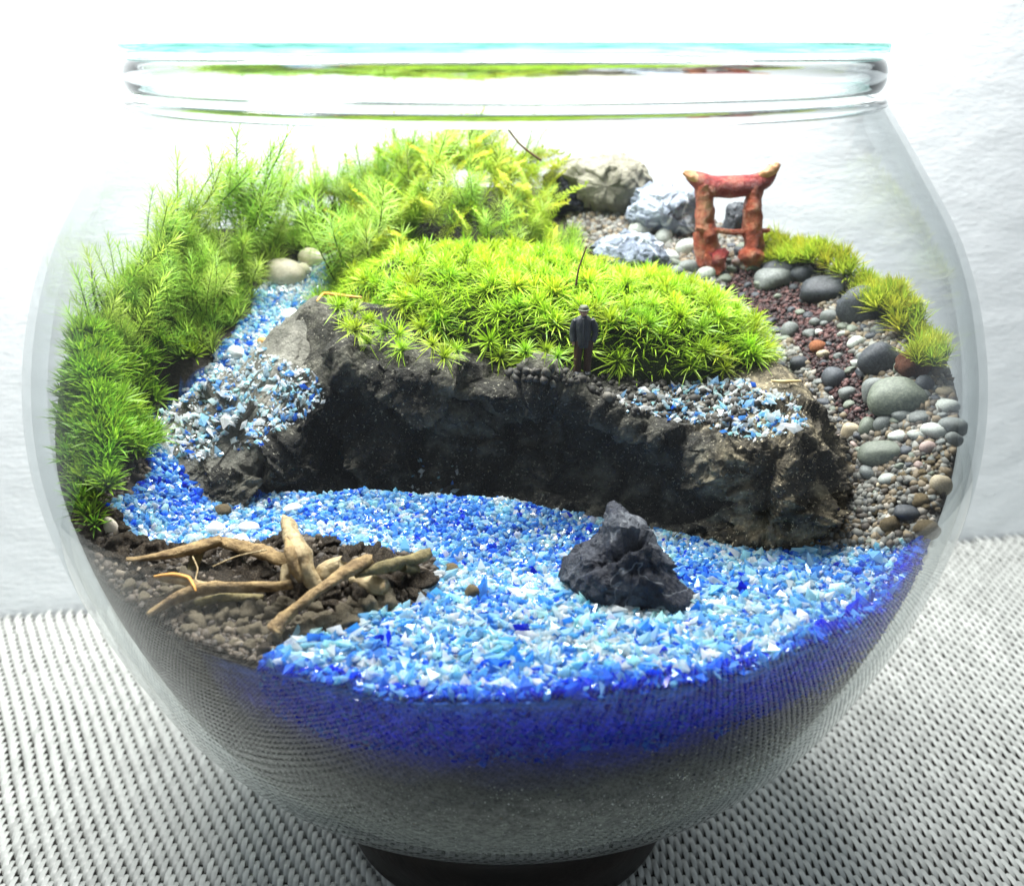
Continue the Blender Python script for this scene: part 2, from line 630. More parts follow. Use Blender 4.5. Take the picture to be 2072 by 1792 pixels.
lid = empty('glass_lid', (0, 0, 1.626), 'flat round glass lid with an aqua edge lying on the bowl', 'lid')
M['lidface'] = glass_thin('lid_glass', (.985, .995, .99), (.86, .96, .94), 3, .8)
m, nt, out = new_mat('lid_edge')
tc = N(nt, 'ShaderNodeTexCoord').outputs['Object']
mp = N(nt, 'ShaderNodeMapping'); mp.inputs['Scale'].default_value = (3.2, 3.2, 110)
L(nt, tc, mp.inputs['Vector'])
nn = noise(nt, 1.6, 4, .5, mp.outputs[0], .8)
wv = math_n(nt, 'ABSOLUTE', math_n(nt, 'SUBTRACT', nn, .5))
c = ramp(nt, wv, [(0, (.06, .30, .26)), (.03, (.24, .58, .54)), (.12, (.42, .76, .73))])
big = noise(nt, 2.5, 2, .5, tc)
c = mixc(nt, ramp(nt, big, [(.55, (0, 0, 0)), (.75, (.6, .6, .6))]), c, (.12, .50, .40))
d = N(nt, 'ShaderNodeBsdfPrincipled', Roughness=.15)
L(nt, c, d.inputs['Base Color'])
t = N(nt, 'ShaderNodeBsdfTranslucent'); L(nt, c, t.inputs['Color'])
tr = N(nt, 'ShaderNodeBsdfTransparent'); tr.inputs['Color'].default_value = (.72, .95, .93, 1)
mx = N(nt, 'ShaderNodeMixShader'); mx.inputs[0].default_value = .5
L(nt, d.outputs[0], mx.inputs[1]); L(nt, t.outputs[0], mx.inputs[2])
mx2 = N(nt, 'ShaderNodeMixShader'); mx2.inputs[0].default_value = .18
L(nt, mx.outputs[0], mx2.inputs[1]); L(nt, tr.outputs[0], mx2.inputs[2])
L(nt, mx2.outputs[0], out.inputs[0])
M['lidedge'] = m
rl = .742
V, F = lathe([(.001, 0), (rl - .0015, 0)], 192)
V2, F2 = lathe([(rl - .0015, .016), (.001, .016)], 192)
obj('pane', mesh('lid_pane', np.concatenate([V, V2]), np.concatenate([F, F2 + len(V)])[:, ::-1], [M['lidface']]), lid)
V, F = lathe([(rl - .0012, .0002), (rl, .0012), (rl, .0148), (rl - .0012, .0158)], 192)
obj('edge', mesh('lid_edge', V, F, [M['lidedge']], True), lid)

# ------------------------------------------------------------------ the bed of sand and soil
na, nr = 360, 120
th = np.linspace(0, 2 * PI, na, endpoint=False)
redge = np.full(na, .9)
for _ in range(40):
    redge = rin(ground(redge * np.cos(th), redge * np.sin(th)))
rr = np.linspace(.003, 1, nr)
X = rr[:, None] * redge * np.cos(th); Y = rr[:, None] * redge * np.sin(th)
Zt = ground(X, Y) - .004
Ztop = Zt[-1]
nb = 60
kk = np.linspace(0, 1, nb + 1)[1:]
Zs = Ztop[None] * (1 - kk[:, None]) + .055 * kk[:, None]
Rs = rin(Zs) * (1 - 0.0)
VX = np.concatenate([X, Rs * np.cos(th)]); VY = np.concatenate([Y, Rs * np.sin(th)]); VZ = np.concatenate([Zt, Zs])
V = np.stack([VX, VY, VZ], -1)
F = grid_faces(nr + nb, na, True)
cl = ground_class(X.ravel(), Y.ravel())
base_c = np.array([(.03, .022, .015), (.05, .20, .75), (.05, .05, .045)])
ctop = base_c[cl]
depth = (Ztop[None] - Zs)
edge_cl = cl.reshape(X.shape)[-1]
nz = fbm(np.stack([np.cos(th)[None] * 9 + 0 * Zs, np.sin(th)[None] * 9 + 0 * Zs, Zs * 14], -1), 3, 21)
nf = fbm(np.stack([np.cos(th)[None] * 40 + 0 * Zs, np.sin(th)[None] * 40 + 0 * Zs, Zs * 60], -1), 3, 25)
dd = depth + .018 * nz
cs = np.zeros(Zs.shape + (3,))
stops = [0, .05, .075, .12, .17, .22, .34, .55, .62, .70]
blue = [(.06, .20, 1.0), (.03, .07, 1.0), (.02, .04, .85), (.02, .03, .34), (.045, .05, .12), (.09, .095, .09), (.26, .27, .24), (.46, .49, .44), (.56, .60, .54), (.64, .68, .64)]
brown = [(.05, .04, .03), (.06, .05, .04), (.07, .06, .05), (.08, .075, .065), (.10, .095, .09), (.13, .13, .12), (.26, .27, .24), (.46, .49, .44), (.56, .60, .54), (.64, .68, .64)]
for q in range(3):
    bl = np.interp(dd, stops, [s[q] for s in blue]); br = np.interp(dd, stops, [s[q] for s in brown])
    wgt = np.convolve(np.concatenate([(edge_cl == 1)[-8:], edge_cl == 1, (edge_cl == 1)[:8]]).astype(float), np.ones(17) / 17, 'valid')
    cs[..., q] = bl * wgt[None] + br * (1 - wgt[None])
cs *= (1 + .35 * nf[..., None])
cs = np.clip(cs, .004, 1)
colr = np.concatenate([ctop, cs.reshape(-1, 3)])
m, nt, out = new_mat('sand_bed')
at = N(nt, 'ShaderNodeAttribute', attribute_name='tint').outputs['Color']
gr = noise(nt, 85, 4, .7, coords(nt))
c = mixc(nt, .65, at, ramp(nt, gr, [(.35, (.25, .25, .25)), (.65, (1.5, 1.5, 1.5))]), 'MULTIPLY')
b = N(nt, 'ShaderNodeBsdfPrincipled', Roughness=.7)
L(nt, c, b.inputs['Base Color'])
L(nt, bump(nt, gr, .8, .012), b.inputs['Normal'])
L(nt, b.outputs[0], out.inputs[0])
tag(obj('sand_bed', mesh('sand_bed', V, F, [m], True, col=colr)), 'layers of blue glass sand, dark soil and grey sand filling the bowl', kind='structure')


# ------------------------------------------------------------------ generic rocks
def catmull(Pts, n):
    Pts = np.asarray(Pts, float)
    k = len(Pts)
    t = np.linspace(0, k - 1, n)
    i = np.clip(t.astype(int), 0, k - 2)
    f = (t - i)[:, None] if Pts.ndim == 2 else (t - i)[:, None, None]
    p0 = Pts[np.clip(i - 1, 0, k - 1)]; p1 = Pts[i]; p2 = Pts[i + 1]; p3 = Pts[np.clip(i + 2, 0, k - 1)]
    m1 = (p2 - p0) * .35; m2 = (p3 - p1) * .35
    f2, f3 = f * f, f ** 3
    return (2 * f3 - 3 * f2 + 1) * p1 + (f3 - 2 * f2 + f) * m1 + (-2 * f3 + 3 * f2) * p2 + (f3 - f2) * m2


def grid_normals(V):
    du = np.gradient(V, axis=1); dv_ = np.gradient(V, axis=0)
    nn_ = np.cross(du, dv_)
    return nn_ / (np.linalg.norm(nn_, axis=-1, keepdims=True) + 1e-9)


def facets(q, n, tilt, seed, jag=.012):
    """broken-stone relief: every cell is a little plane of its own tilt and height"""
    r_ = np.random.default_rng(seed)
    flat = q.reshape(-1, 3)
    sd = flat[r_.integers(0, len(flat), n)]
    nv_ = r_.normal(0, 1, (n, 3)) * tilt
    hg = r_.normal(0, 1, n) * jag
    warp = flat + .012 * np.stack([vnoise(flat * 22, seed + 1), vnoise(flat * 22 + 9, seed + 2), vnoise(flat * 22 + 31, seed + 3)], -1)
    out_ = np.zeros(len(flat))
    for a in range(0, len(flat), 8000):
        blk = warp[a:a + 8000]
        d2 = (blk ** 2).sum(1)[:, None] + (sd ** 2).sum(1)[None] - 2 * blk @ sd.T
        k = np.argmin(d2, 1)
        out_[a:a + 8000] = ((blk - sd[k]) * nv_[k]).sum(1) + hg[k]
    return out_.reshape(q.shape[:-1])


ST_ = [  # stations of the long rock from left to right: base, lower, middle, ridge, top, back
    [(322, 985, -.17), (320, 965, -.16), (320, 940, -.14), (326, 905, -.13), (335, 880, -.10), (345, 860, -.05)],
    [(360, 1008, -.235), (350, 985, -.23), (345, 955, -.22), (350, 915, -.19), (370, 870, -.10), (400, 800, .03)],
    [(450, 1034, -.27), (448, 1008, -.27), (448, 975, -.26), (455, 935, -.21), (480, 850, -.08), (510, 740, .12)],
    [(560, 1038, -.27), (558, 1000, -.24), (565, 940, -.20), (592, 870, -.18), (605, 740, .0), (605, 640, .12)],
    [(690, 1015, -.24), (690, 960, -.13), (690, 880, -.12), (692, 750, -.14), (680, 690, -.04), (670, 625, .10)],
    [(850, 1042, -.27), (850, 990, -.17), (845, 900, -.13), (838, 765, -.18), (830, 700, -.06), (830, 640, .12)],
    [(1000, 1048, -.28), (990, 980, -.15), (1000, 880, -.11), (1012, 805, -.19), (1020, 745, -.08), (1020, 690, .10)],
    [(1130, 1062, -.30), (1130, 1000, -.18), (1128, 880, -.14), (1110, 784, -.24), (1120, 757, -.15), (1130, 715, .03)],
    [(1270, 1085, -.34), (1265, 1020, -.26), (1258, 940, -.24), (1240, 850, -.30), (1225, 790, -.18), (1230, 745, .0)],
    [(1400, 1106, -.39), (1400, 1050, -.34), (1400, 970, -.35), (1400, 905, -.37), (1385, 820, -.20), (1370, 745, .0)],
    [(1520, 1125, -.45), (1525, 1060, -.43), (1515, 975, -.42), (1510, 900, -.41), (1505, 805, -.20), (1500, 735, .0)],
    [(1620, 1130, -.47), (1640, 1065, -.43), (1635, 970, -.42), (1620, 880, -.37), (1605, 800, -.18), (1560, 735, .0)],
    [(1668, 1108, -.42), (1692, 1030, -.35), (1697, 950, -.30), (1688, 875, -.25), (1655, 820, -.12), (1600, 765, 0)],
    [(1660, 1080, -.36), (1680, 1010, -.24), (1692, 945, -.18), (1680, 885, -.14), (1650, 840, -.04), (1610, 790, .03)],
]
G = []
for st in ST_:
    row = [P(*q) for q in st]
    row[0][2] -= .03
    b0 = row[-1].copy(); b0[1] += .10; b0[2] = .68
    row.append(b0)
    G.append(row)
G = np.array(G)                       # stations x rows x 3
G = catmull(G, 420)
G = np.transpose(G, (1, 0, 2))
G = catmull(G, 220)
nm_ = grid_normals(G)
nm_ = -nm_ if nm_[20, 200, 1] > 0 else nm_
q = G * np.array([1, 1, 1.3])
ridge = 1 - np.abs(fbm(q * 6, 4, 31, .5))
disp = .018 * (ridge - .6) + .006 * fbm(q * 18, 4, 41, .55) + .0042 * fbm(q * 60, 3, 51, .65)
disp = disp + facets(G, 60, .26, 5, .008) + facets(G, 380, .22, 6, .003) + facets(G, 2600, .20, 7, .0010)
edgefade = np.clip(np.minimum(np.arange(420), 419 - np.arange(420)) / 14., .15, 1)[None]
rowfade = np.interp(np.arange(220), [0, 120, 150, 219], [1, 1, .12, .05])[:, None]
ROCK = G + nm_ * (disp * edgefade * rowfade)[..., None]
rock_me = mesh('long_rock', ROCK, grid_faces(220, 420), [M['rock']], True)
big_rock = obj('rock', rock_me)
tag(big_rock, 'long dark cliff-like rock lying across the middle behind the blue glass sand', 'rock')



def on_rock(px, py):
    """the point of the rock's visible surface nearest a sight line"""
    d2 = (rk_px[:, 0] - px) ** 2 + (rk_px[:, 1] - py) ** 2
    c_ = np.where(d2 < 64)[0]
    if len(c_) == 0:
        c_ = np.argsort(d2)[:4]
    k = c_[np.argmin(rock_flat[c_, 1])]
    return rock_flat[k]


def outline_rock(name, pts, y0, thick, mat, seed, amp=.02, freq=9, tilt=0.0, n=180, back=None, sharp=.75):
    """a solid stone from its seen outline: rings shrink towards a front and a back summit"""
    pts = list(pts)
    if y0 is None:      # rest it on the bed under its lowest seen point
        lowp = max(pts, key=lambda q: q[1])
        y0 = float(on_ground(*lowp)[1]) + thick * .5
    O = np.array([P(px, py, y0) for px, py in pts])
    c = O.mean(0)
    O[:, 1] += tilt * (O[:, 2] - c[2])
    O = catmull(np.concatenate([O, O[:1]]), n + 1)[:-1]
    back = thick if back is None else back
    rings = []
    ts = np.linspace(-1, 1, 91)
    for t in ts:
        s = (1 - abs(t) ** (2.4)) ** sharp if abs(t) < 1 else .0
        s = max(s, .004)
        yy = (thick if t < 0 else back) * t
        R = c + (O - c) * s
        R[:, 1] = c[1] + (O[:, 1] - c[1]) * s + yy
        rings.append(R)
    A = np.array(rings)
    nn_ = (A - c); nn_[..., 1] *= .8
    nn_ /= np.linalg.norm(nn_, axis=-1, keepdims=True) + 1e-9
    q_ = (A - c) * freq
    dsp = amp * ((1 - np.abs(vnoise(q_, seed))) - .6) + amp * .6 * fbm(q_ * 2.2, 4, seed + 7, .5)
    st_ = vnoise(q_ * .8 + 5, seed + 3); dsp = dsp + amp * .5 * np.sign(st_) * np.abs(st_) ** .35
    dsp = dsp + facets(A, 30, .14, seed, amp * .25) + facets(A, 260, .16, seed + 1, amp * .10)
    A = A + nn_ * dsp[..., None]
    me = mesh(name, A, grid_faces(91, n, True), [mat], True)
    return obj('rock', me)


M['pale_rock'] = stone_mat('pale_grey_rock', (.05, .05, .042), (.16, .155, .13), (.36, .35, .30), 12, .8, 1, .02)
left_rock = outline_rock('left_rock', [(322, 975), (322, 900), (345, 850), (400, 810), (470, 770), (540, 700), (590, 655), (640, 680), (655, 760), (640, 810),
                                       (600, 870), (560, 930), (555, 990), (500, 1032), (430, 1040), (360, 1012)], -.10, .10, M['pale_rock'], 15, .016, 9, 1.15, n=260, back=.12, sharp=.5)
tag(left_rock, 'pale grey rock dusted with glass chips at the left end of the long rock', 'rock')
_lv = np.zeros(len(left_rock.data.vertices) * 3); left_rock.data.vertices.foreach_get('co', _lv)
rock_flat = np.concatenate([ROCK.reshape(-1, 3), _lv.reshape(-1, 3)])
rk_px = np.stack(project(rock_flat[:, 0], rock_flat[:, 1], rock_flat[:, 2]), -1)
tag(outline_rock('peaked_rock', [(1250, 1034), (1236, 1052), (1222, 1082), (1205, 1108), (1176, 1124), (1154, 1150), (1150, 1172), (1160, 1210), (1178, 1256),
                                 (1230, 1262), (1300, 1256), (1370, 1250), (1420, 1236), (1408, 1204), (1376, 1176), (1344, 1138), (1324, 1096), (1298, 1068), (1268, 1044)],
                 -.595, .075, M['slate'], 3, .007, 14, .05, back=.10, sharp=.62),
    'small peaked slate-blue rock standing in the blue glass sand in front', 'rock')
tag(outline_rock('boulder', [(1125, 345), (1165, 322), (1225, 308), (1275, 322), (1300, 340), (1310, 380), (1290, 402), (1255, 430), (1200, 430), (1165, 405), (1135, 370)],
                 None, .10, M['beige_rock'], 5, .012, 9, .1, sharp=.45),
    'angular beige-grey boulder standing at the back right of the moss', 'rock')
tag(outline_rock('side_rock', [(1098, 355), (1130, 340), (1170, 365), (1200, 405), (1195, 435), (1130, 430), (1100, 400)],
                 None, .06, M['slate'], 6, .012, 10),
    'blue-grey rock tucked between the moss and the beige boulder', 'rock')
tag(outline_rock('far_rock', [(1270, 410), (1300, 388), (1360, 382), (1420, 385), (1425, 460), (1370, 475), (1300, 462), (1265, 440)],
                 None, .08, M['veined_rock'], 8, .014, 9),
    'grey rock with a white vein behind the left post of the red gate', 'rock')
tag(outline_rock('flat_rock', [(1185, 505), (1215, 480), (1280, 474), (1330, 490), (1350, 520), (1340, 560), (1280, 560), (1200, 540)],
                 None, .08, M['veined_rock'], 9, .012, 10),
    'low whitish blue rock just behind the bright moss cushion', 'rock')
tag(outline_rock('dark_stone', [(1464, 440), (1476, 416), (1502, 414), (1516, 440), (1518, 476), (1466, 478)],
                 None, .04, PM['slate'], 12, .006, 12),
    'dark stone seen through the opening of the red gate', 'rock')


# ------------------------------------------------------------------ pebbles
def ico(sub=2):
    import bmesh
    bm = bmesh.new()
    bmesh.ops.create_icosphere(bm, subdivisions=sub, radius=1)
    V_ = np.array([v.co[:] for v in bm.verts]); F_ = np.array([[v.index for v in f.verts] for f in bm.faces])
    bm.free()
    return V_, F_


IV3, IF3 = ico(4)
IV2, IF2 = ico(3)
IV1, IF1 = ico(2)


def pebble_mesh(seed, mat, lumps=.12, freq=1.1, sub=2, sq=.0, rough=0):
    V_, F_ = {1: (IV1, IF1), 2: (IV2, IF2), 3: (IV3, IF3)}[sub]
    V_ = V_.copy()
    if sq:
        V_ = np.sign(V_) * np.abs(V_) ** (1 - sq)
        V_ /= np.max(np.abs(V_))
    d = 1 + lumps * vnoise(V_ * freq + seed * 7.1, seed) * 1.6
    if rough:
        d = d + rough * fbm(V_ * 2.6 + seed, 3, seed + 5)
    return mesh('pebble_shape', V_ * d[:, None], F_, [mat], True)


def solid_scale(wpx, hpx, dist, ratio):
    sx = wpx / 2 / 2086 * dist
    sz = hpx / 2 / 2086 * dist
    return sx, ratio * sx, sz


big = [  # px, py, width, height, kind, label (centre of the stone)
    (1665, 583, 104, 58, 'slate', 'large flat slate-grey pebble just right of the red gate, by the moss', .6),
    (1745, 620, 84, 84, 'slate', 'large round grey pebble nestled against the right-hand moss strip', .8),
    (1783, 722, 84, 78, 'slate', 'smooth bluish slate pebble with a rounded top halfway down the right slope', .8),
    (1818, 798, 112, 84, 'green', 'biggest grey-green blocky pebble on the right slope', .8),
    (1770, 790, 50, 60, 'grey', 'pale grey pebble leaning on the left side of the biggest blocky pebble', .8),
    (1786, 915, 96, 54, 'green', 'wide flat grey-green pebble in the middle of the right gravel', .6),
    (1577, 545, 72, 42, 'slate', 'blurred flat grey pebble at the right foot of the red gate', .8),
    (1570, 562, 76, 44, 'grey', 'striped grey pebble below the right foot of the red gate', .8),
    (1628, 553, 50, 40, 'slate', 'round blue-grey pebble between the gate pebbles and the moss strip', .9),
    (1838, 1035, 66, 36, 'slate', 'dark grey lens-shaped pebble low in the right gravel', .7),
    (1722, 868, 44, 40, 'beige', 'cream rounded pebble beside the right end of the long rock', .8),
    (1757, 862, 46, 48, 'green', 'olive-grey pebble next to the cream one by the long rock', .8),
    (1787, 855, 40, 36, 'grey', 'light blue-grey pebble above the wide flat pebble', .8),
    (1827, 838, 50, 26, 'grey', 'flat grey pebble left of the glass in the right gravel', .8),
    (1864, 842, 56, 28, 'grey', 'flat pale pebble under the biggest blocky pebble', .8),
    (1890, 870, 56, 34, 'pale', 'whitish oval pebble high in the gravel near the right glass', .8),
    (1862, 880, 50, 26, 'pale', 'flat pale pebble at the upper edge of the right gravel', .8),
    (1920, 820, 52, 36, 'pale', 'pale speckled pebble touching the right glass wall', .8),
    (1930, 860, 60, 44, 'grey', 'light grey pebble pressed to the right glass wall', .8),
    (1870, 778, 40, 44, 'slate', 'dark triangular pebble below the tip of the right moss strip', .8),
    (1912, 790, 40, 26, 'beige', 'small cream pebble at the glass below the moss strip', .8),
    (1880, 905, 42, 30, 'pink', 'pinkish round pebble in the gravel near the right glass', .8),
    (1930, 885, 38, 34, 'grey', 'ring-marked grey pebble beside the right glass', .8),
    (1820, 880, 48, 26, 'pale', 'flat white-topped pebble above the wide flat pebble', .8),
    (1712, 945, 46, 28, 'brown', 'tan rough pebble at the right foot of the long rock', .8),
    (1760, 955, 42, 30, 'grey', 'grey half-round pebble below the wide flat pebble', .8),
    (1798, 968, 44, 26, 'pale', 'pale ring-marked pebble below the wide flat pebble', .8),
    (1905, 975, 50, 46, 'beige', 'large sandy pebble in the lower right gravel by the glass', .8),
    (1862, 1010, 40, 34, 'brown', 'golden brown pebble in the lower right gravel', .8),
    (1805, 1060, 46, 40, 'brown', 'chunky tan pebble near the blue sand edge on the right', .8),
    (1905, 1065, 60, 44, 'brown', 'brown crumbly stone against the lower right glass', .8),
    (1655, 700, 36, 28, 'rust', 'small orange-rimmed pebble right of the bright moss cushion', .8),
    (1600, 665, 40, 34, 'grey', 'grey pebble at the right tip of the bright moss cushion', .8),
    (1615, 735, 44, 38, 'slate', 'dark blue pebble behind the right end of the long rock', .8),
    (1690, 760, 50, 44, 'slate', 'dark pebble in a hollow left of the smooth slate pebble', .8),
    (1715, 795, 36, 28, 'grey', 'light grey pebble below the dark hollow of the right slope', .8),
    (1735, 690, 40, 30, 'pale', 'pale speckled pebble left of the smooth slate pebble', .8),
    (1680, 640, 34, 28, 'grey', 'small pale grey pebble below the large flat slate pebble', .8),
    (1820, 745, 32, 30, 'green', 'round olive pebble right of the smooth slate pebble', .8),
    (1300, 462, 54, 34, 'pale', 'white round pebble left of the red gate by the grey rock', .8),
    (1345, 478, 36, 34, 'pale', 'small white pebble close to the left foot of the red gate', .8),
    (1390, 500, 44, 36, 'pale', 'cream pebble touching the left foot of the red gate', .8),
    (1352, 520, 44, 34, 'pale', 'pale green-white pebble in the heap left of the gate', .8),
    (1395, 538, 46, 28, 'grey', 'flat pale blue pebble in front of the left gate foot', .8),
    (1430, 552, 40, 30, 'pale', 'small whitish pebble in front of the red gate', .8),
    (575, 548, 78, 56, 'cream', 'largest cream pebble at the head of the blue glass stream', .8),
    (628, 520, 56, 46, 'cream', 'pinkish cream pebble behind the head of the blue stream', .8),
    (612, 545, 36, 32, 'cream', 'small cream pebble between the two larger ones', .8),
    (690, 525, 52, 40, 'pale', 'pale round pebble left of the bright moss cushion', .8),
    (668, 495, 34, 40, 'ochre', 'orange upright pebble in front of the back moss', .8),
    (705, 482, 30, 30, 'ochre', 'small orange pebble topping the upright orange one', .8),
    (588, 635, 40, 30, 'white', 'translucent white quartz pebble on the blue glass stream', .8),
    (475, 712, 34, 28, 'white', 'milky pebble at the left bank of the blue stream', .8),
    (533, 690, 26, 24, 'ochre', 'amber pebble in the middle of the blue stream', .8),
    (512, 745, 24, 20, 'ochre', 'small tan pebble lower in the blue stream', .8),
    (545, 745, 24, 20, 'ochre', 'small tan pebble right of the other in the stream', .8),
    (642, 768, 30, 26, 'grey', 'grey bead-like pebble at the right bank of the stream', .8),
    (222, 1060, 42, 50, 'cream', 'pale oval pebble on the soil at the far left', .8),
    (433, 1068, 46, 28, 'white', 'white pebble left of three in the blue sand behind the twigs', .8),
    (505, 1065, 44, 26, 'white', 'cream-white pebble right of its white neighbour behind the twigs', .8),
    (487, 1092, 42, 34, 'white', 'round milky pebble in front of the white pair behind the twigs', .8),
    (590, 1030, 46, 26, 'white', 'clear glassy pebble at the back edge of the blue sand', .8),
    (448, 1030, 40, 30, 'brown', 'reddish brown lump at the foot of the long rock', .8),
    (955, 1195, 34, 40, 'brown', 'single brown clump lying alone on the blue glass sand', .9),
    (915, 1150, 40, 34, 'brown', 'dark crumbly clump at the edge of the blue glass sand', .9),
]
for k_, (px, py, wp, hp, kd, lb, rt) in enumerate(big):
    g_ = on_ground(px, py + hp * .40)
    d_ = g_[1] - CAM[1]
    sx, sy, sz = solid_scale(wp, hp, d_ * 1.03, rt)
    me = pebble_mesh(100 + k_, PM[kd], .16, .9, 3 if wp > 60 else 2, .12 if kd in ('green', 'grey') else 0,
                     .10 if kd in ('brown',) else .015)
    o = obj('pebble', me, None, (g_[0], g_[1] + sy * .4, g_[2] + sz * .55), (0, random.uniform(-.2, .2), random.uniform(-.4, .4)), (sx, sy, sz))
    tag(o, lb, 'pebble', None)

# smaller countable pebbles of the right-hand slope: the largest are single stones
shapes = {}
for kd in PM:
    shapes[kd] = [pebble_mesh(300 + j * 13 + len(kd), PM[kd], .2, 1.0, 1 if kd in ('lava',) else 2, .1 * (j % 2),
                              .12 if kd in ('brown', 'lava') else .03) for j in range(4)]
placed = []
big_px = np.array([(b_[0], b_[1], max(b_[2], b_[3]) / 2) for b_ in big])


def scatter(poly, count, gap, seed, tries=60000, near=None):
    r_ = np.random.default_rng(seed)
    x0 = min(p[0] for p in poly); x1 = max(p[0] for p in poly)
    y0_ = min(p[1] for p in poly); y1 = max(p[1] for p in poly)
    res = []
    for _ in range(tries):
        if len(res) >= count: break
        x = r_.uniform(x0, x1); y = r_.uniform(y0_, y1)
        if not inside(np.array([x]), np.array([y]), poly)[0]: continue
        if near is not None:
            if (np.hypot(near[:, 0] - x, near[:, 1] - y) < near[:, 2] * .8 + gap * .3).any(): continue
        if res:
            a_ = np.array(res)
            if (((a_[:, 0] - x) ** 2 + ((a_[:, 1] - y) * 1.35) ** 2) < gap ** 2).any(): continue
        res.append((x, y))
    return res


UP = [(1340, 470), (1540, 500), (1650, 560), (1740, 620), (1820, 730), (1890, 780), (1960, 860), (1960, 940), (1700, 960), (1690, 850), (1560, 730), (1520, 610), (1400, 570), (1340, 550)]
LOW = [(1695, 940), (1965, 900), (1965, 1000), (1925, 1080), (1780, 1112), (1665, 1115), (1690, 1010)]
LANDM = [('the left post of the red gate', 1440, 500), ('the right post of the red gate', 1522, 520), ('the large flat slate pebble', 1665, 583),
         ('the large round grey pebble', 1745, 620), ('the smooth bluish slate pebble', 1783, 722), ('the biggest blocky pebble', 1818, 798),
         ('the wide flat grey-green pebble', 1786, 915), ('the dark lens-shaped pebble', 1838, 1035), ('the orange-rimmed pebble', 1655, 700),
         ('the rusty bark chip', 1845, 750), ('the right tip of the moss cushion', 1530, 680), ('the right end of the long rock', 1690, 880),
         ('the crumbly brown stone', 1905, 1065), ('the cream pebble by the rock', 1722, 868), ('the pinkish round pebble', 1880, 905),
         ('the striped pebble by the gate', 1570, 562), ('the golden brown pebble', 1862, 1010), ('the chunky tan pebble', 1805, 1060)]
SOILM = [('the peak of the bent twig', 448, 1092), ('the pointed end of the bent twig', 262, 1130), ('the upright peeled stump', 610, 1130),
         ('the frayed orange twig tip', 320, 1168), ('the long pale twig', 480, 1190), ('the lower end of the slanting stick', 562, 1272),
         ('the middle of the slanting stick', 650, 1195), ('the tip of the olive club stick', 862, 1122), ('the cream cut stub', 775, 1188),
         ('the pale oval pebble at far left', 222, 1060), ('the short broken stub', 668, 1158), ('the left glass wall', 150, 1150),
         ('the tiny upright twig piece', 577, 1165), ('the buried olive stick', 460, 1212), ('the left tip of the blue sand', 500, 1335)]
ORD = ['', 'second ', 'third ', 'fourth ', 'fifth ', 'sixth ', 'seventh ', 'eighth ', 'ninth ', 'tenth ', 'eleventh ', 'twelfth ']


def place_label(items, marks, noun):
    """items: (object, px, py, look); a label that tells each from its look-alikes by the nearest landmark, the side of it and the order outwards"""
    groups = {}
    for o, px, py, look in items:
        j = min(range(len(marks)), key=lambda q: (marks[q][1] - px) ** 2 + (marks[q][2] - py) ** 2)
        dx, dy = px - marks[j][1], py - marks[j][2]
        a = math.degrees(math.atan2(-dy, dx)) % 360
        side = ['right of', 'above and right of', 'above', 'above and left of', 'left of', 'below and left of', 'below', 'below and right of'][int((a + 22.5) // 45) % 8]
        groups.setdefault((j, side, look), []).append((math.hypot(dx, dy), o))
    for (j, side, look), L_ in groups.items():
        L_.sort(key=lambda q: q[0])
        for k, (_, o) in enumerate(L_):
            o['label'] = '%s%s %s %s %s' % (ORD[min(k, 11)], look, noun, side, marks[j][0])


LAV = [(1490, 545), (1600, 560), (1660, 620), (1720, 690), (1760, 800), (1790, 860), (1720, 860), (1670, 800), (1610, 700), (1530, 640), (1460, 590)]
zone_lab = {
    'grey': ('grey rounded pebble in the loose gravel of the right-hand slope', 'small grey pebbles on the right slope'),
    'green': ('grey-green rounded pebble in the loose gravel of the right-hand slope', 'small grey-green pebbles on the right slope'),
    'pale': ('whitish rounded pebble in the loose gravel of the right-hand slope', 'small whitish pebbles on the right slope'),
    'slate': ('dark slate pebble in the loose gravel of the right-hand slope', 'small dark pebbles on the right slope'),
    'beige': ('cream rounded pebble in the loose gravel of the right-hand slope', 'small cream pebbles on the right slope'),
    'pink': ('pinkish small pebble in the loose gravel of the right-hand slope', 'small pinkish pebbles on the right slope'),
    'brown': ('tan rough pebble in the gravel above the right edge of the blue sand', 'tan rough pebbles at the lower right'),
}
kinds_up = ['grey'] * 6 + ['green'] * 6 + ['pale'] * 2 + ['slate'] * 7 + ['beige', 'pink']
kinds_low = ['brown'] * 10 + ['beige'] * 2 + ['grey'] * 3 + ['slate'] * 1 + ['green'] * 3
npb = 0
lab_items = []
for poly, cnt, gap, ks, sd in ((UP, 175, 18, kinds_up, 1), (LOW, 115, 14, kinds_low, 2)):
    for (px, py) in scatter(poly, cnt, gap, sd, near=big_px):
        if poly is UP and inside(np.array([px]), np.array([py]), LAV)[0] and random.random() < .6: continue
        wp = random.uniform(.75, 1.45) * gap * (1.0 if random.random() < .8 else 1.3)
        kd = random.choice(ks)
        g_ = hit_ground(px, py)
        if g_ is None or math.hypot(g_[0], g_[1]) > float(rin(g_[2])) - .02: continue
        sx = wp / 2 / 2086 * (g_[1] - CAM[1]) * 1.03
        o = obj('pebble', random.choice(shapes[kd]), None, (g_[0], g_[1], g_[2] + sx * .35),
                (random.uniform(-.4, .4), random.uniform(-.4, .4), random.uniform(0, 6.28)),
                (sx * random.uniform(.9, 1.25), sx, sx * random.uniform(.6, .85)))
        lb, gp = zone_lab[kd]
        tag(o, lb, 'pebble', gp)
        lab_items.append((o, px, py, {'grey': 'grey', 'green': 'grey-green', 'pale': 'whitish', 'slate': 'dark slate', 'beige': 'cream', 'pink': 'pinkish', 'brown': 'rough tan'}[kd]))
        npb += 1
place_label(lab_items, LANDM, 'pebble')


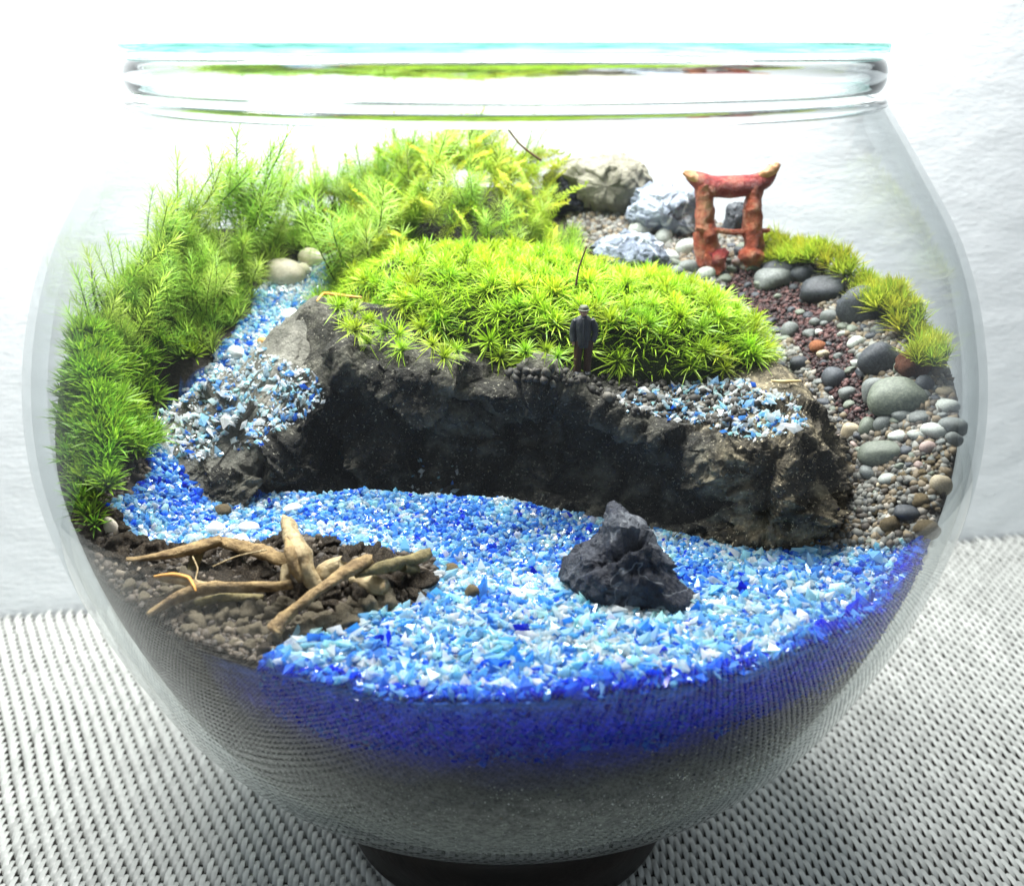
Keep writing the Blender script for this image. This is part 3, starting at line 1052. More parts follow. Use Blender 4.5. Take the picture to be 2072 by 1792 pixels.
def scatter_stuff(name, pts, size, mats_shapes, label, cat=None, flat=.75, lift=.25, seed=0, colset=None, smooth=True):
    """many small grains joined into one mesh; pts (n,3)"""
    r_ = np.random.default_rng(seed)
    n_ = len(pts)
    V0, F0 = mats_shapes
    nv = len(V0)
    s = size[0] + (size[1] - size[0]) * r_.random(n_) ** 3
    A = r_.normal(0, 1, (n_, 3, 3)); Qm, _ = np.linalg.qr(A)
    sc = s[:, None] * np.stack([r_.uniform(.8, 1.3, n_), r_.uniform(.7, 1.0, n_), r_.uniform(.5, .9, n_)], -1)
    VV = V0[None] * (1 + .22 * r_.uniform(-1, 1, (n_, nv, 1)))
    VV = np.einsum('nvj,nkj->nvk', VV * sc[:, None, :], Qm)
    VV = VV + pts[:, None, :] + np.array([0, 0, lift]) * s[:, None, None]
    FF = (F0[None] + (np.arange(n_) * nv)[:, None, None]).reshape(-1, F0.shape[1])
    return VV.reshape(-1, 3), FF, n_, nv, r_


def bed_points(n_, cls, seed, jitter=0.0, yr=(-.97, .9), dens=None):
    r_ = np.random.default_rng(seed)
    out_ = []
    tot = 0
    while tot < n_:
        x = r_.uniform(-.95, .95, 60000); y = r_.uniform(yr[0], yr[1], 60000)
        z = ground(x, y)
        ok = np.hypot(x, y) < rin(z) - .006
        ok &= ground_class(x, y) == cls
        if dens is not None:
            ok &= r_.random(60000) < dens(x, y, z)
        p_ = np.stack([x, y, z], -1)[ok]
        out_.append(p_); tot += len(p_)
        if len(out_) > 60: break
    return np.concatenate(out_)[:n_]


OV = np.array([(1, 0, 0), (-1, 0, 0), (0, 1, 0), (0, -1, 0), (0, 0, 1), (0, 0, -1)], float)
OF = np.array([(0, 2, 4), (2, 1, 4), (1, 3, 4), (3, 0, 4), (2, 0, 5), (1, 2, 5), (3, 1, 5), (0, 3, 5)])
T0 = IV1
import bmesh as _b
_bm = _b.new(); _b.ops.create_icosphere(_bm, subdivisions=1, radius=1)
GV = np.array([v.co[:] for v in _bm.verts]); GF = np.array([[v.index for v in f.verts] for f in _bm.faces]); _bm.free()

# fine dark red lava grit and gravel between the pebbles
m, nt, out = new_mat('grit')
c = N(nt, 'ShaderNodeAttribute', attribute_name='tint').outputs['Color']
b = N(nt, 'ShaderNodeBsdfPrincipled', Roughness=.7); L(nt, c, b.inputs['Base Color']); L(nt, b.outputs[0], out.inputs[0])
M['grit'] = m


def tinted(VV, FF, n_, nv, r_, palette, weights, mat, name, smooth, clump=0):
    pal = np.array(palette); k = r_.choice(len(pal), n_, p=np.array(weights) / np.sum(weights))
    if clump:      # lighter and deeper drifts of glass
        ctr = VV.reshape(n_, nv, 3).mean(1)
        v_ = fbm(ctr * np.array([9, 9, 9]), 3, 77) * .9 + r_.normal(0, .75, n_) + .7 * (ctr[:, 1] > -.24)
        v_ = v_ - 1.6 * ((ctr[:, 1] < -.4) & (np.hypot(ctr[:, 0], ctr[:, 1]) > rin(ctr[:, 2]) - .035))
        order = np.argsort(np.argsort(v_)) / n_
        cw = np.cumsum(np.array(weights) / np.sum(weights))
        k = np.clip(np.searchsorted(cw, order), 0, len(pal) - 1)
    c_ = pal[k] * r_.uniform(.8, 1.2, (n_, 1))
    return mesh(name, VV, FF, [mat], smooth, col=np.repeat(np.clip(c_, 0, .95), nv, 0))


pts = bed_points(15000, 2, 5)
pp = np.stack(project(pts[:, 0], pts[:, 1], pts[:, 2]), -1)
isl = inside(pp[:, 0], pp[:, 1], LAV)
low = pp[:, 1] > 940
V_, F_, n_, nv, r_ = scatter_stuff('g', pts[isl][:6000], (.004, .009), (GV, GF), '', seed=3)
tag(obj('lava_grit', tinted(V_, F_, n_, nv, r_, [(.035, .014, .015), (.075, .028, .026), (.02, .011, .012), (.15, .075, .07)], [4, 3, 3, 1], M['grit'], 'lava_grit', True)),
    'dark red lava grit lying in a band down the right slope', 'grit', kind='stuff')
rest = pts[~isl]
V_, F_, n_, nv, r_ = scatter_stuff('g', rest, (.006, .014), (GV, GF), '', seed=4)
tag(obj('fine_gravel', tinted(V_, F_, n_, nv, r_, [(.12, .12, .11), (.20, .20, .18), (.06, .05, .04), (.16, .125, .08), (.30, .27, .23)], [4, 3, 3, 4, 1], M['grit'], 'fine_gravel', True)),
    'fine grey and tan gravel filling the gaps between the right-hand pebbles', 'gravel', kind='stuff')

# ------------------------------------------------------------------ blue glass sand
blues = [(.02, .07, .80), (.05, .24, .92), (.14, .46, .97), (.34, .68, .98), (.60, .86, 1.0), (.90, .97, 1.0)]


def front(x, y, z):
    return np.where(y < -.25, 1, .45)


pts = bed_points(50000, 1, 9)
nearf = np.clip((-.35 - pts[:, 1]) / .55, 0, 1)
V_, F_, n_, nv, r_ = scatter_stuff('g', pts, (.0040, .0120), (GV * np.array([.95, .9, .75]), GF), '', seed=5, lift=.35)
tag(obj('blue_glass_sand', tinted(V_, F_, n_, nv, r_, blues, [.6, 2.2, 4.2, 6, 6.5, 7], M['shard'], 'blue_glass_sand', False, 1)),
    'crushed glass sand in sky blue and white covering the front like water', 'glass sand', kind='stuff')
# larger flakes towards the front glass
pts = bed_points(4200, 1, 19, dens=lambda x, y, z: np.clip((-.42 - y) / .35, 0, 1))
V_, F_, n_, nv, r_ = scatter_stuff('g', pts, (.007, .022), (OV * np.array([1.05, .9, .6]), OF), '', seed=6, lift=.35)
tag(obj('large_blue_glass_flakes', tinted(V_, F_, n_, nv, r_, blues, [.3, 1.5, 4, 6, 7, 7], M['shard'], 'flakes', False, 1)),
    'larger pale blue glass flakes heaped along the front of the bowl', 'glass flakes', kind='stuff')
# grains pressed against the inside of the glass below the surface
def side_grains(name, z_lo, z_hi, n_, size, pal, wts, seed, mat, label, arc=(PI * 1.04, PI * 1.96), soft=.02):
    r_ = np.random.default_rng(seed)
    a_ = r_.uniform(arc[0], arc[1], n_)
    re_ = np.interp(a_, th, redge); zt_ = ground(re_ * np.cos(a_), re_ * np.sin(a_))
    base_ = np.clip(zt_, .69, .74)
    z_ = base_ - .715 + r_.uniform(z_lo, z_hi, n_) + soft * vnoise(np.stack([a_ * 14, a_ * 0, a_ * 0], -1), seed)
    z_ = np.minimum(z_, zt_ - .002)
    if 'blue' in name:
        c_ = ground_class(re_ * np.cos(a_), re_ * np.sin(a_)) == 1
        a_, z_ = a_[c_], z_[c_]
    rr_ = rin(z_) - .002
    p_ = np.stack([rr_ * np.cos(a_), rr_ * np.sin(a_), z_], -1)
    V_, F_, n2, nv, r2 = scatter_stuff('g', p_, size, (OV * np.array([1.0, .9, .6]), OF), '', seed=seed, lift=0)
    return tag(obj(name, tinted(V_, F_, n2, nv, r2, pal, wts, mat, name, False)), label, name.replace('_', ' '), kind='stuff')


side_grains('blue_sand_layer', .585, .708, 9000, (.004, .012), [(.02, .08, 1.0), (.05, .20, 1.0), (.14, .42, 1.0), (.01, .03, .75)], [4, 5, 3, 1], 41, M['shard'],
            'deep blue glass sand layer pressed against the front of the bowl', soft=.03)
side_grains('dark_sand_layer', .45, .60, 7000, (.003, .009), [(.10, .11, .11), (.22, .23, .22), (.03, .035, .05), (.40, .43, .42), (.02, .03, .12)], [5, 3, 4, 1, 2], 42, M['grit'],
            'dark navy and grey sand layer below the deep blue glass sand', soft=.03)
side_grains('pale_sand_layer', .04, .46, 14000, (.003, .0075), [(.48, .52, .43), (.70, .75, .65), (.84, .88, .80), (.10, .10, .085), (.34, .27, .17)], [5, 6, 5, 2, 1], 43, M['grit'],
            'pale grey-green sand layer with dark flecks seen through the lower glass', soft=.04)
# white and blue chips lying on the long rock
CH = [([(330, 830), (430, 740), (520, 700), (640, 760), (660, 800), (600, 850), (520, 900), (400, 930), (330, 920)], 1300, 'left'),
      ([(1240, 800), (1350, 775), (1500, 760), (1600, 800), (1640, 850), (1540, 890), (1400, 850), (1290, 830)], 800, 'right'),
      ([(840, 920), (960, 960), (930, 1010), (820, 1000)], 26, 'mid')]
pl = []
for poly, cnt, _ in CH:
    for (px, py) in scatter(poly, cnt, 3.0 if cnt > 100 else 8, 77 + cnt, 12000):
        pl.append(on_rock(px, py))
pts = np.array(pl) + rng.normal(0, .004, (len(pl), 3)) * np.array([1, 1, .3])
V_, F_, n_, nv, r_ = scatter_stuff('g', pts, (.004, .0105), (OV * np.array([1.1, .85, .6]), OF), '', seed=8, lift=.4)
tag(obj('glass_chips', tinted(V_, F_, n_, nv, r_, [(.30, .60, .98), (.62, .86, 1), (.92, .97, 1.0), (.12, .35, .9)], [2, 4, 8, .6], M['shard'], 'chips', False)),
    'clear and pale blue glass chips strewn over the shelves of the long rock', 'glass chips', kind='stuff')
pts = pts[rng.permutation(len(pts))[:240]]
V_, F_, n_, nv, r_ = scatter_stuff('g', pts, (.009, .018), (OV * np.array([1.1, .8, .45]), OF), '', seed=18, lift=.4)
tag(obj('clear_glass_flakes', tinted(V_, F_, n_, nv, r_, [(.45, .72, .98), (.8, .93, 1), (.95, .98, 1.0)], [2, 4, 6], M['shard'], 'clear_flakes', False)),
    'larger clear glass flakes among the chips on the long rock', 'glass flakes', kind='stuff')
# dark crumbs on the rock's upper shelf
pl = [on_rock(px, py) for (px, py) in scatter([(1000, 745), (1180, 750), (1400, 770), (1560, 790), (1480, 860), (1280, 830), (1180, 775), (1050, 775)], 330, 6, 5, 9000)]
V_, F_, n_, nv, r_ = scatter_stuff('g', np.array(pl), (.006, .014), (GV, GF), '', seed=9, lift=.3)
tag(obj('soil_crumbs', tinted(V_, F_, n_, nv, r_, [(.02, .018, .015), (.05, .045, .038), (.12, .11, .09)], [4, 3, 1], M['grit'], 'crumbs', True)),
    'dark soil crumbs lying along the shelf of the long rock', 'soil crumbs', kind='stuff')

# a few deep-blue pieces one can pick out
for (px, py, wp, hp, lb) in ((1075, 1155, 30, 26, 'deep blue glass chunk left of the peaked rock, upper of two'),
                             (1068, 1182, 26, 24, 'deep blue glass chunk left of the peaked rock, lower of two'),
                             (1500, 1192, 42, 34, 'deep blue triangular glass chunk right of the peaked rock'),
                             (770, 1295, 60, 44, 'deep blue glass chunk below the right-hand twigs'),
                             (1060, 1280, 60, 34, 'violet-blue glass flake in the front sand'),
                             (930, 1345, 34, 24, 'small deep blue glass piece in the front sand')):
    g_ = on_ground(px, py + hp * .3)
    s_ = wp / 2 / 2086 * (g_[1] - CAM[1]) * 1.03
    V0 = OV * np.array([1, .8, .7]) * (1 + .25 * rng.uniform(-1, 1, (6, 1)))
    me = mesh('chunk', V0, OF, [M['shard']], False, col=np.tile((.012, .03, .62), (6, 1)))
    tag(obj('glass_chunk', me, None, (g_[0], g_[1] + s_ * .3, g_[2] + s_ * .45), (random.uniform(-.5, .5), random.uniform(-.5, .5), random.uniform(0, 6)), (s_, s_, s_ * hp / wp * 1.2)), lb, 'glass chunk')

# ------------------------------------------------------------------ soil granules at the lower left
lump = [pebble_mesh(700 + j, M['soil'], .34, 1.7, 2, .05, .30) for j in range(6)]
lump_t = [pebble_mesh(760 + j, M['soil_tan'], .25, 1.4, 2, .05, .22) for j in range(5)]
soil_poly = [(100, 1030), (225, 1045), (262, 1095), (330, 1118), (430, 1110), (640, 1098), (700, 1115), (800, 1130), (880, 1140),
             (868, 1180), (840, 1222), (760, 1232), (690, 1270), (600, 1292), (520, 1330), (440, 1330), (330, 1290), (200, 1230), (120, 1130)]
soil_items = []
for i, (px, py) in enumerate(scatter(soil_poly, 250, 23, 31)):
    g_ = hit_ground(px, py)
    if g_ is None or math.hypot(g_[0], g_[1]) > float(rin(g_[2])) - .02: continue
    tan = (py > 1225 + (px < 420) * -40) and random.random() < .75
    wp = random.uniform(21, 46) * (1.15 if py > 1180 else .95)
    s_ = wp / 2 / 2086 * (g_[1] - CAM[1]) * 1.02
    o = obj('soil_granule', random.choice(lump_t if tan else lump), None, (g_[0], g_[1], g_[2] + s_ * .35),
            (random.uniform(-1, 1), random.uniform(-1, 1), random.uniform(0, 6)), (s_ * random.uniform(.9, 1.3), s_, s_ * random.uniform(.7, .95)))
    if tan:
        tag(o, 'dry tan soil granule along the front edge of the soil bank under the twigs', 'soil granule', 'tan soil granules at the front left')
    else:
        tag(o, 'dark brown soil granule heaped around the twigs at the left', 'soil granule', 'dark soil granules at the left')
    soil_items.append((o, px, py, ('large ' if wp > 29 else 'small ' if wp < 24 else '') + ('tan' if tan else 'dark')))
place_label(soil_items, SOILM, 'soil granule')
pts = bed_points(4000, 0, 45, yr=(-.97, -.28))
V_, F_, n_, nv, r_ = scatter_stuff('g', pts, (.005, .013), (GV, GF), '', seed=10)
tag(obj('loose_soil', tinted(V_, F_, n_, nv, r_, [(.03, .022, .016), (.07, .052, .036), (.15, .12, .085)], [4, 4, 1], M['grit'], 'loose_soil', True)),
    'fine dark soil between the granules at the left', 'soil', kind='stuff')

# ------------------------------------------------------------------ twigs
M['twig'] = simple_mat('tan_wood', (.10, .055, .02), (.48, .33, .15), 34, .65, 1, .01)
M['twig_pale'] = simple_mat('peeled_wood', (.24, .15, .06), (.66, .54, .32), 40, .55, 1, .008)
M['twig_olive'] = simple_mat('olive_bark', (.07, .055, .02), (.30, .24, .10), 36, .65, 1, .008)
M['fibre'] = simple_mat('orange_fibre', (.55, .20, .03), (.75, .42, .10), 20, .6, .3)


def tube(pts, radii, mat, name, parent=None, seg=14, lumps=.12, seed=0, res=10, cap=True):
    pts = np.array(pts, float)
    k = max(8, (len(pts) - 1) * res)
    C_ = catmull(pts, k)
    rad = np.interp(np.linspace(0, 1, k), np.linspace(0, 1, len(radii)), radii)
    T = np.gradient(C_, axis=0); T /= np.linalg.norm(T, axis=1, keepdims=True) + 1e-9
    ref = np.array([0.3, -.2, 1.0])
    A = np.cross(T, ref); A /= np.linalg.norm(A, axis=1, keepdims=True) + 1e-9
    B = np.cross(T, A)
    th_ = np.linspace(0, 2 * PI, seg, endpoint=False)
    ring = np.cos(th_)[None, :, None] * A[:, None] + np.sin(th_)[None, :, None] * B[:, None]
    q_ = C_[:, None] * 30 + ring * 1.2
    rr_ = rad[:, None] * (1 + lumps * fbm(q_, 3, seed) + lumps * .5 * np.sin(th_ * 2 + seed)[None])
    V_ = C_[:, None] + ring * rr_[..., None]
    if seg > 10:      # broken, uneven ends
        for e0, sg in ((0, -1), (-1, 1)):
            V_[e0] += T[e0] * (sg * rad[e0] * .8 * vnoise(ring[e0] * 2.3 + seed, seed + 3))[:, None]
    F_ = grid_faces(k, seg, True).tolist()
    V_ = V_.reshape(-1, 3)
    F_.append(list(range(seg))[::-1]); F_.append(list(range((k - 1) * seg, k * seg)))
    me = mesh(name, V_, F_, [mat], True)
    return me


def gp(px, py, lift):
    q = on_ground(px, py, 0)
    # lift above the bed while staying on the same sight line
    d = ray(px, py)
    return q - d * (lift / abs(d[2]))


def pxr(wp, p):
    return wp / 2 / 2086 * (p[1] - CAM[1]) * 1.03


def twig(parts, label, base):
    """parts: (name, [(px,py,lift)], widths px, material)"""
    e = empty('twig', base, label, 'twig')
    for i, (nm, ps, ws, mt) in enumerate(parts):
        W = np.array([gp(*q) for q in ps])
        me = tube(W - np.array(base), [pxr(w_ * 1.22, W[0]) for w_ in ws], mt, nm, seed=len(ps) + i * 3 + int(ps[0][0]), lumps=.30, res=16)
        obj(nm, me, e)
    return e


B0 = gp(445, 1092, .03)
twig([('branch', [(255, 1131, .035), (300, 1128, .04), (360, 1117, .045), (410, 1104, .05), (448, 1092, .055)], [7, 14, 20, 23, 20], M['twig']),
      ('branch', [(440, 1094, .05), (490, 1106, .045), (540, 1120, .04), (590, 1137, .035)], [16, 22, 22, 20], M['twig']),
      ('branch', [(402, 1108, .045), (395, 1140, .02), (376, 1182, .0)], [22, 18, 12], M['twig_olive'])],
     'bent tan twig with a peak, arching over the soil at the far left', gp(445, 1092, .0))
twig([('stem', [(582, 1056, .10), (592, 1090, .085), (606, 1125, .065), (622, 1160, .04), (640, 1188, .02)], [26, 34, 40, 34, 30], M['twig_pale']),
      ('bark', [(580, 1085, .092), (588, 1118, .085), (596, 1150, .06), (608, 1175, .04)], [8, 20, 24, 10], M['twig'])],
     'thick pale peeled twig stump standing upright above the others', gp(600, 1140, 0))
twig([('branch', [(300, 1243, .018), (345, 1215, .03), (400, 1192, .04), (480, 1187, .04), (540, 1187, .04), (586, 1183, .045)], [10, 20, 24, 21, 18, 16], M['twig']),
      ('branch', [(420, 1187, .04), (370, 1176, .045), (318, 1168, .05)], [18, 16, 9], M['twig_pale']),
      ('fibre', [(312, 1166, .055), (345, 1162, .058), (380, 1168, .055), (392, 1185, .05), (396, 1196, .045)], [5, 9, 7, 5, 3], M['fibre'])],
     'long pale twig with a frayed orange tip lying in front of the others', gp(430, 1190, 0))
twig([('stick', [(395, 1222, .015), (450, 1210, .02), (530, 1208, .015)], [14, 18, 12], M['twig_olive'])],
     'short olive stick half buried under the long pale twig', gp(460, 1212, 0))
twig([('stick', [(556, 1277, .02), (580, 1246, .035), (620, 1212, .05), (680, 1170, .06), (745, 1132, .065)], [30, 26, 20, 23, 25], M['twig'])],
     'straight tan stick slanting from the blue sand up to the right', gp(640, 1200, 0))
twig([('stick', [(722, 1163, .05), (770, 1148, .055), (820, 1136, .05), (866, 1120, .045)], [14, 27, 30, 22], M['twig_olive']),
      ('knob', [(812, 1142, .05), (835, 1152, .03), (842, 1162, .02)], [24, 22, 14], M['twig_olive'])],
     'olive club-shaped stick pointing right over the soil granules', gp(790, 1145, 0))
twig([('stub', [(650, 1172, .02), (670, 1155, .035), (692, 1145, .045)], [42, 38, 34], M['twig_pale'])],
     'short broken stub with a pale end behind the straight stick', gp(670, 1160, 0))
twig([('stub', [(715, 1170, .02), (750, 1180, .025), (780, 1190, .03)], [24, 30, 28], M['twig_pale'])],
     'cream cut stub poking out under the olive stick', gp(750, 1180, 0))
twig([('stub', [(580, 1145, .04), (578, 1165, .03), (576, 1184, .02)], [18, 18, 16], M['twig_pale'])],
     'tiny upright twig piece between the two long twigs', gp(578, 1165, 0))
for ps, lb in (([(390, 1126, .06), (400, 1150, .055), (396, 1172, .05), (408, 1182, .045)], 'thin curly root fibre hanging from the bent twig'),
               ([(430, 1146, .045), (480, 1125, .06), (540, 1112, .06)], 'thin pale root hair stretched along the bent twig')):
    W = np.array([gp(*q) for q in ps])
    tag(obj('root_fibre', tube(W, [.0014, .0014], M['twig_pale'], 'root_fibre', seg=6, lumps=0)), lb, 'root fibre')


# ------------------------------------------------------------------ moss
def blade(base, d, length, width, curve, up, segs=4, levels=(0, 1)):
    """a narrow folded leaf: returns verts, faces, level"""
    d = d / np.linalg.norm(d)
    side = np.cross(d, up); side /= np.linalg.norm(side) + 1e-9
    nrm = np.cross(side, d)
    V_ = []; lv = []
    for i in range(segs + 1):
        t = i / segs
        c_ = base + d * length * t + nrm * curve * length * t * t
        w_ = width * (1 - t) ** .6 * (.75 + .5 * math.sin(min(1, t * 2) * PI / 2)) * .8
        if i == segs:
            V_.append(c_); lv.append(1)
        else:
            V_.append(c_ - side * w_); V_.append(c_ - nrm * w_ * .35); V_.append(c_ + side * w_)
            lv += [levels[0] + (levels[1] - levels[0]) * t] * 3
    F_ = []
    for i in range(segs):
        a = i * 3
        if i < segs - 1:
            F_ += [(a, a + 1, a + 4), (a, a + 4, a + 3), (a + 1, a + 2, a + 5), (a + 1, a + 5, a + 4)]
        else:
            F_ += [(a, a + 1, a + 3), (a + 1, a + 2, a + 3)]
    return V_, F_, lv


class MB:
    def __init__(s): s.V = []; s.F = []; s.L = []
    def add(s, V_, F_, lv):
        o = len(s.V); s.V += [tuple(v) for v in V_]; s.F += [tuple(i + o for i in f) for f in F_]; s.L += list(lv)
    def done(s, name, mat): return mesh(name, s.V, np.array(s.F), [mat], True, val=s.L)


def star_tuft(seed, mat, nb=34, length=.058, width=.0021, spread=1.0, curve=-.35, segs=4):
    r_ = random.Random(seed); mb = MB()
    for i in range(nb):
        ph = i * 2.39996 + r_.uniform(-.3, .3)
        k = (i + .5) / nb
        el = PI / 2 - spread * (k ** .7) * 1.45 + r_.uniform(-.12, .12)
        d = np.array([math.cos(ph) * math.cos(el), math.sin(ph) * math.cos(el), math.sin(el)])
        mb.add(*blade(np.array([0, 0, .010 * (1 - k)]), d, length * r_.uniform(.7, 1.15) * (.8 + .2 * k), width * r_.uniform(.8, 1.2),
                      curve * r_.uniform(.2, 1.5) * (.3 + k), np.array([0, 0, 1.0]) if el < 1.3 else np.array([math.sin(ph), -math.cos(ph), .2]), segs))
    return mb.done('tuft_shape', mat)


def sprig(seed, mat, h=.2, nl=70, ll=.045, width=.0014, whorl_el=.7):
    r_ = random.Random(seed); mb = MB()
    # stem
    bend = np.array([r_.uniform(-.25, .25), r_.uniform(-.25, .25), 0])
    cen = lambda t: np.array([0, 0, h * t]) + bend * h * t * t
    for k in range(8):
        a = cen(k / 8); b = cen((k + 1) / 8); w_ = .0022 * (1 - k / 12)
        V_ = [a + np.array([w_, 0, 0]), a + np.array([-w_ / 2, w_ * .9, 0]), a + np.array([-w_ / 2, -w_ * .9, 0]),
              b + np.array([w_, 0, 0]), b + np.array([-w_ / 2, w_ * .9, 0]), b + np.array([-w_ / 2, -w_ * .9, 0])]
        mb.add(V_, [(0, 1, 4), (0, 4, 3), (1, 2, 5), (1, 5, 4), (2, 0, 3), (2, 3, 5)], [.05] * 6)
    for i in range(nl):
        t = .22 + .78 * (i / nl)
        ph = i * 2.39996 + r_.uniform(-.3, .3)
        el = whorl_el * (.35 + .9 * t ** 2) + r_.uniform(-.15, .15)
        if t > .93: el += .35
        d = np.array([math.cos(ph) * math.cos(el), math.sin(ph) * math.cos(el), math.sin(el)])
        mb.add(*blade(cen(t), d, ll * r_.uniform(.8, 1.15) * (1 - .25 * t), width * r_.uniform(.8, 1.2), r_.uniform(-.25, .15), np.array([0, 0, 1.0]), 2, (.25 + .3 * t, 1)))
    return mb.done('sprig_shape', mat)


def frond(seed, mat, h=.13, nb=16, wid=.045):
    """feather moss: a curved main stem with short leafy side branches in two rows"""
    r_ = random.Random(seed); mb = MB()
    lean = r_.uniform(.3, .8)
    cen = lambda t: np.array([lean * h * t * t, .1 * h * math.sin(t * 3 + seed), h * t * (1 - .25 * t)])
    for i in range(nb):
        t = .1 + .9 * i / nb
        for sgn in (-1, 1):
            L_ = wid * (1 - .75 * t) * r_.uniform(.75, 1.15)
            T_ = cen(min(1, t + .05)) - cen(t); T_ /= np.linalg.norm(T_)
            sd = np.array([0, sgn, 0.0]) + T_ * .7 + np.array([0, 0, r_.uniform(-.15, .2)])
            sd /= np.linalg.norm(sd)
            kk_ = 5
            for j in range(kk_):
                b0_ = cen(t) + sd * L_ * j / kk_
                for s2 in (-1, 1):
                    dd_ = sd * .8 + np.cross(sd, np.array([.3, 0, 1])) * s2 * .8 + np.array([0, 0, r_.uniform(0, .4)])
                    mb.add(*blade(b0_, dd_, .011 * (1 - .1 * j) * r_.uniform(.8, 1.3), .0016, r_.uniform(-.2, .2), np.array([0.1, 0.1, 1.0]), 2, (.3 + .5 * t, 1)))
    for j in range(10):
        mb.add(*blade(cen(1), np.array([r_.uniform(-.5, 1), r_.uniform(-.6, .6), 1.0]), .014, .0016, 0, np.array([0, 1., .2]), 2, (.8, 1)))
    return mb.done('frond_shape', mat)


def place_part(parent, name, me, loc, nrm, scale, spin=None, base=(0, 0, 0)):
    q_ = Vector(nrm).to_track_quat('Z', 'Y') @ Euler((0, 0, random.uniform(0, 6.28) if spin is None else spin)).to_quaternion()
    o = bpy.data.objects.new(name, me)
    o.location = Vector(loc) - Vector(base)
    o.rotation_euler = q_.to_euler()
    o.scale = (scale, scale, scale)
    return link(o, parent)


M['moss_bright'] = leaf_mat('bright_moss_leaf', (.03, .09, .008), (.46, .67, .04), .028, .6, .42)
M['moss_left'] = leaf_mat('green_moss_leaf', (.02, .06, .006), (.24, .44, .03), .02, .5, .45)
M['moss_hair'] = leaf_mat('haircap_moss_leaf', (.035, .065, .008), (.40, .60, .09), .025, .55, .5)
M['moss_feather'] = leaf_mat('feather_moss_leaf', (.05, .10, .010), (.44, .52, .05), .03, .5, .45)
M['moss_right'] = leaf_mat('strip_moss_leaf', (.06, .10, .012), (.46, .54, .05), .035, .5, .4)

# --- bright cushion on the long rock
MC = np.array([.10, .175]); ang = math.atan2(.05 - .30, .52 + .38)
MA, MBB = .53, .265


def mound_z(x, y):
    dx = x - MC[0]; dy = y - MC[1]
    a_ = (dx * math.cos(ang) + dy * math.sin(ang)) / MA
    b_ = (-dx * math.sin(ang) + dy * math.cos(ang)) / MBB
    rho = a_ * a_ + b_ * b_
    base = .968 - .03 * a_
    lump_ = .022 * vnoise(np.stack([np.asarray(x) * 8., np.asarray(y) * 8., 0. * np.asarray(x)], -1), 55)
    return base + (.180 - .02 * a_ + lump_) * np.sqrt(np.clip(1 - rho ** 2, 0, 1)), rho


cushion = empty('moss_cushion', (MC[0], MC[1], .9), 'bright lime-green moss cushion of long curved leaves on top of the long rock', 'moss')
cb = (MC[0], MC[1], .9)
ta = np.linspace(0, 2 * PI, 96, endpoint=False); tr_ = np.sin(np.linspace(0, PI / 2, 40))
ex = tr_[:, None] * MA * np.cos(ta); ey = tr_[:, None] * MBB * np.sin(ta)
X = MC[0] + ex * math.cos(ang) - ey * math.sin(ang); Y = MC[1] + ex * math.sin(ang) + ey * math.cos(ang)
Z, _ = mound_z(X, Y)
Z = Z - .012 + .010 * fbm(np.stack([X * 14, Y * 14, Z * 14], -1), 3, 71)
V = np.stack([X - cb[0], Y - cb[1], Z - cb[2]], -1)
obj('soil_core', mesh('soil_core', V, grid_faces(40, 96, True), [M['mound']], True), cushion)
tufts = [star_tuft(10 + j, M['moss_bright'], 42 + 3 * j, .051, .0022, .55 + .10 * (j % 4), -.65, 5) for j in range(8)]
r_ = random.Random(5)
cnt = 0; got = []
while cnt < 290 and len(got) < 6000:
    a_ = math.sqrt(r_.random()); t_ = r_.uniform(0, 2 * PI)
    a_ = a_ * .99
    ex_, ey_ = a_ * MA * math.cos(t_), a_ * MBB * math.sin(t_)
    x = MC[0] + ex_ * math.cos(ang) - ey_ * math.sin(ang); y = MC[1] + ex_ * math.sin(ang) + ey_ * math.cos(ang)
    z, rho = mound_z(x, y)
    e_ = .004
    gx = (mound_z(x + e_, y)[0] - mound_z(x - e_, y)[0]) / (2 * e_); gy = (mound_z(x, y + e_)[0] - mound_z(x, y - e_)[0]) / (2 * e_)
    nn_ = np.array([-gx, -gy, 1.0]); nn_ /= np.linalg.norm(nn_)
    nn_ = nn_ * .55 + np.array([r_.uniform(-.5, .5), r_.uniform(-.5, .35), .65])
    place_part(cushion, 'tuft', tufts[cnt % 8], (x, y, float(z) - .004), nn_, r_.uniform(.6, 1.15), base=cb)
    cnt += 1
fl = MB()
for k_ in range(9000):
    a_ = math.sqrt(r_.random()) * .995; t_ = r_.uniform(0, 2 * PI)
    ex_, ey_ = a_ * MA * math.cos(t_), a_ * MBB * math.sin(t_)
    x = MC[0] + ex_ * math.cos(ang) - ey_ * math.sin(ang); y = MC[1] + ex_ * math.sin(ang) + ey_ * math.cos(ang)
    z, rho = mound_z(x, y)
    out_d = np.array([x - MC[0], y - MC[1], 0.0]) * 1.2
    cl_ = vnoise(np.array([x * 16, y * 16, 3.]), 8)
    d = out_d + np.array([r_.uniform(-.6, .6) + cl_, r_.uniform(-.7, .5) + cl_ * .5, r_.uniform(.25, 1.1)])
    fl.add(*blade(np.array([x - cb[0], y - cb[1], float(z) - cb[2] - .012]), d, r_.uniform(.030, .055), r_.uniform(.0018, .0027), r_.uniform(-.8, .1), np.array([0, 0, 1.0]), 4, (.15, 1)))
tag(obj('loose_leaves', fl.done('loose_leaves', M['moss_bright']), cushion), kind='stuff')
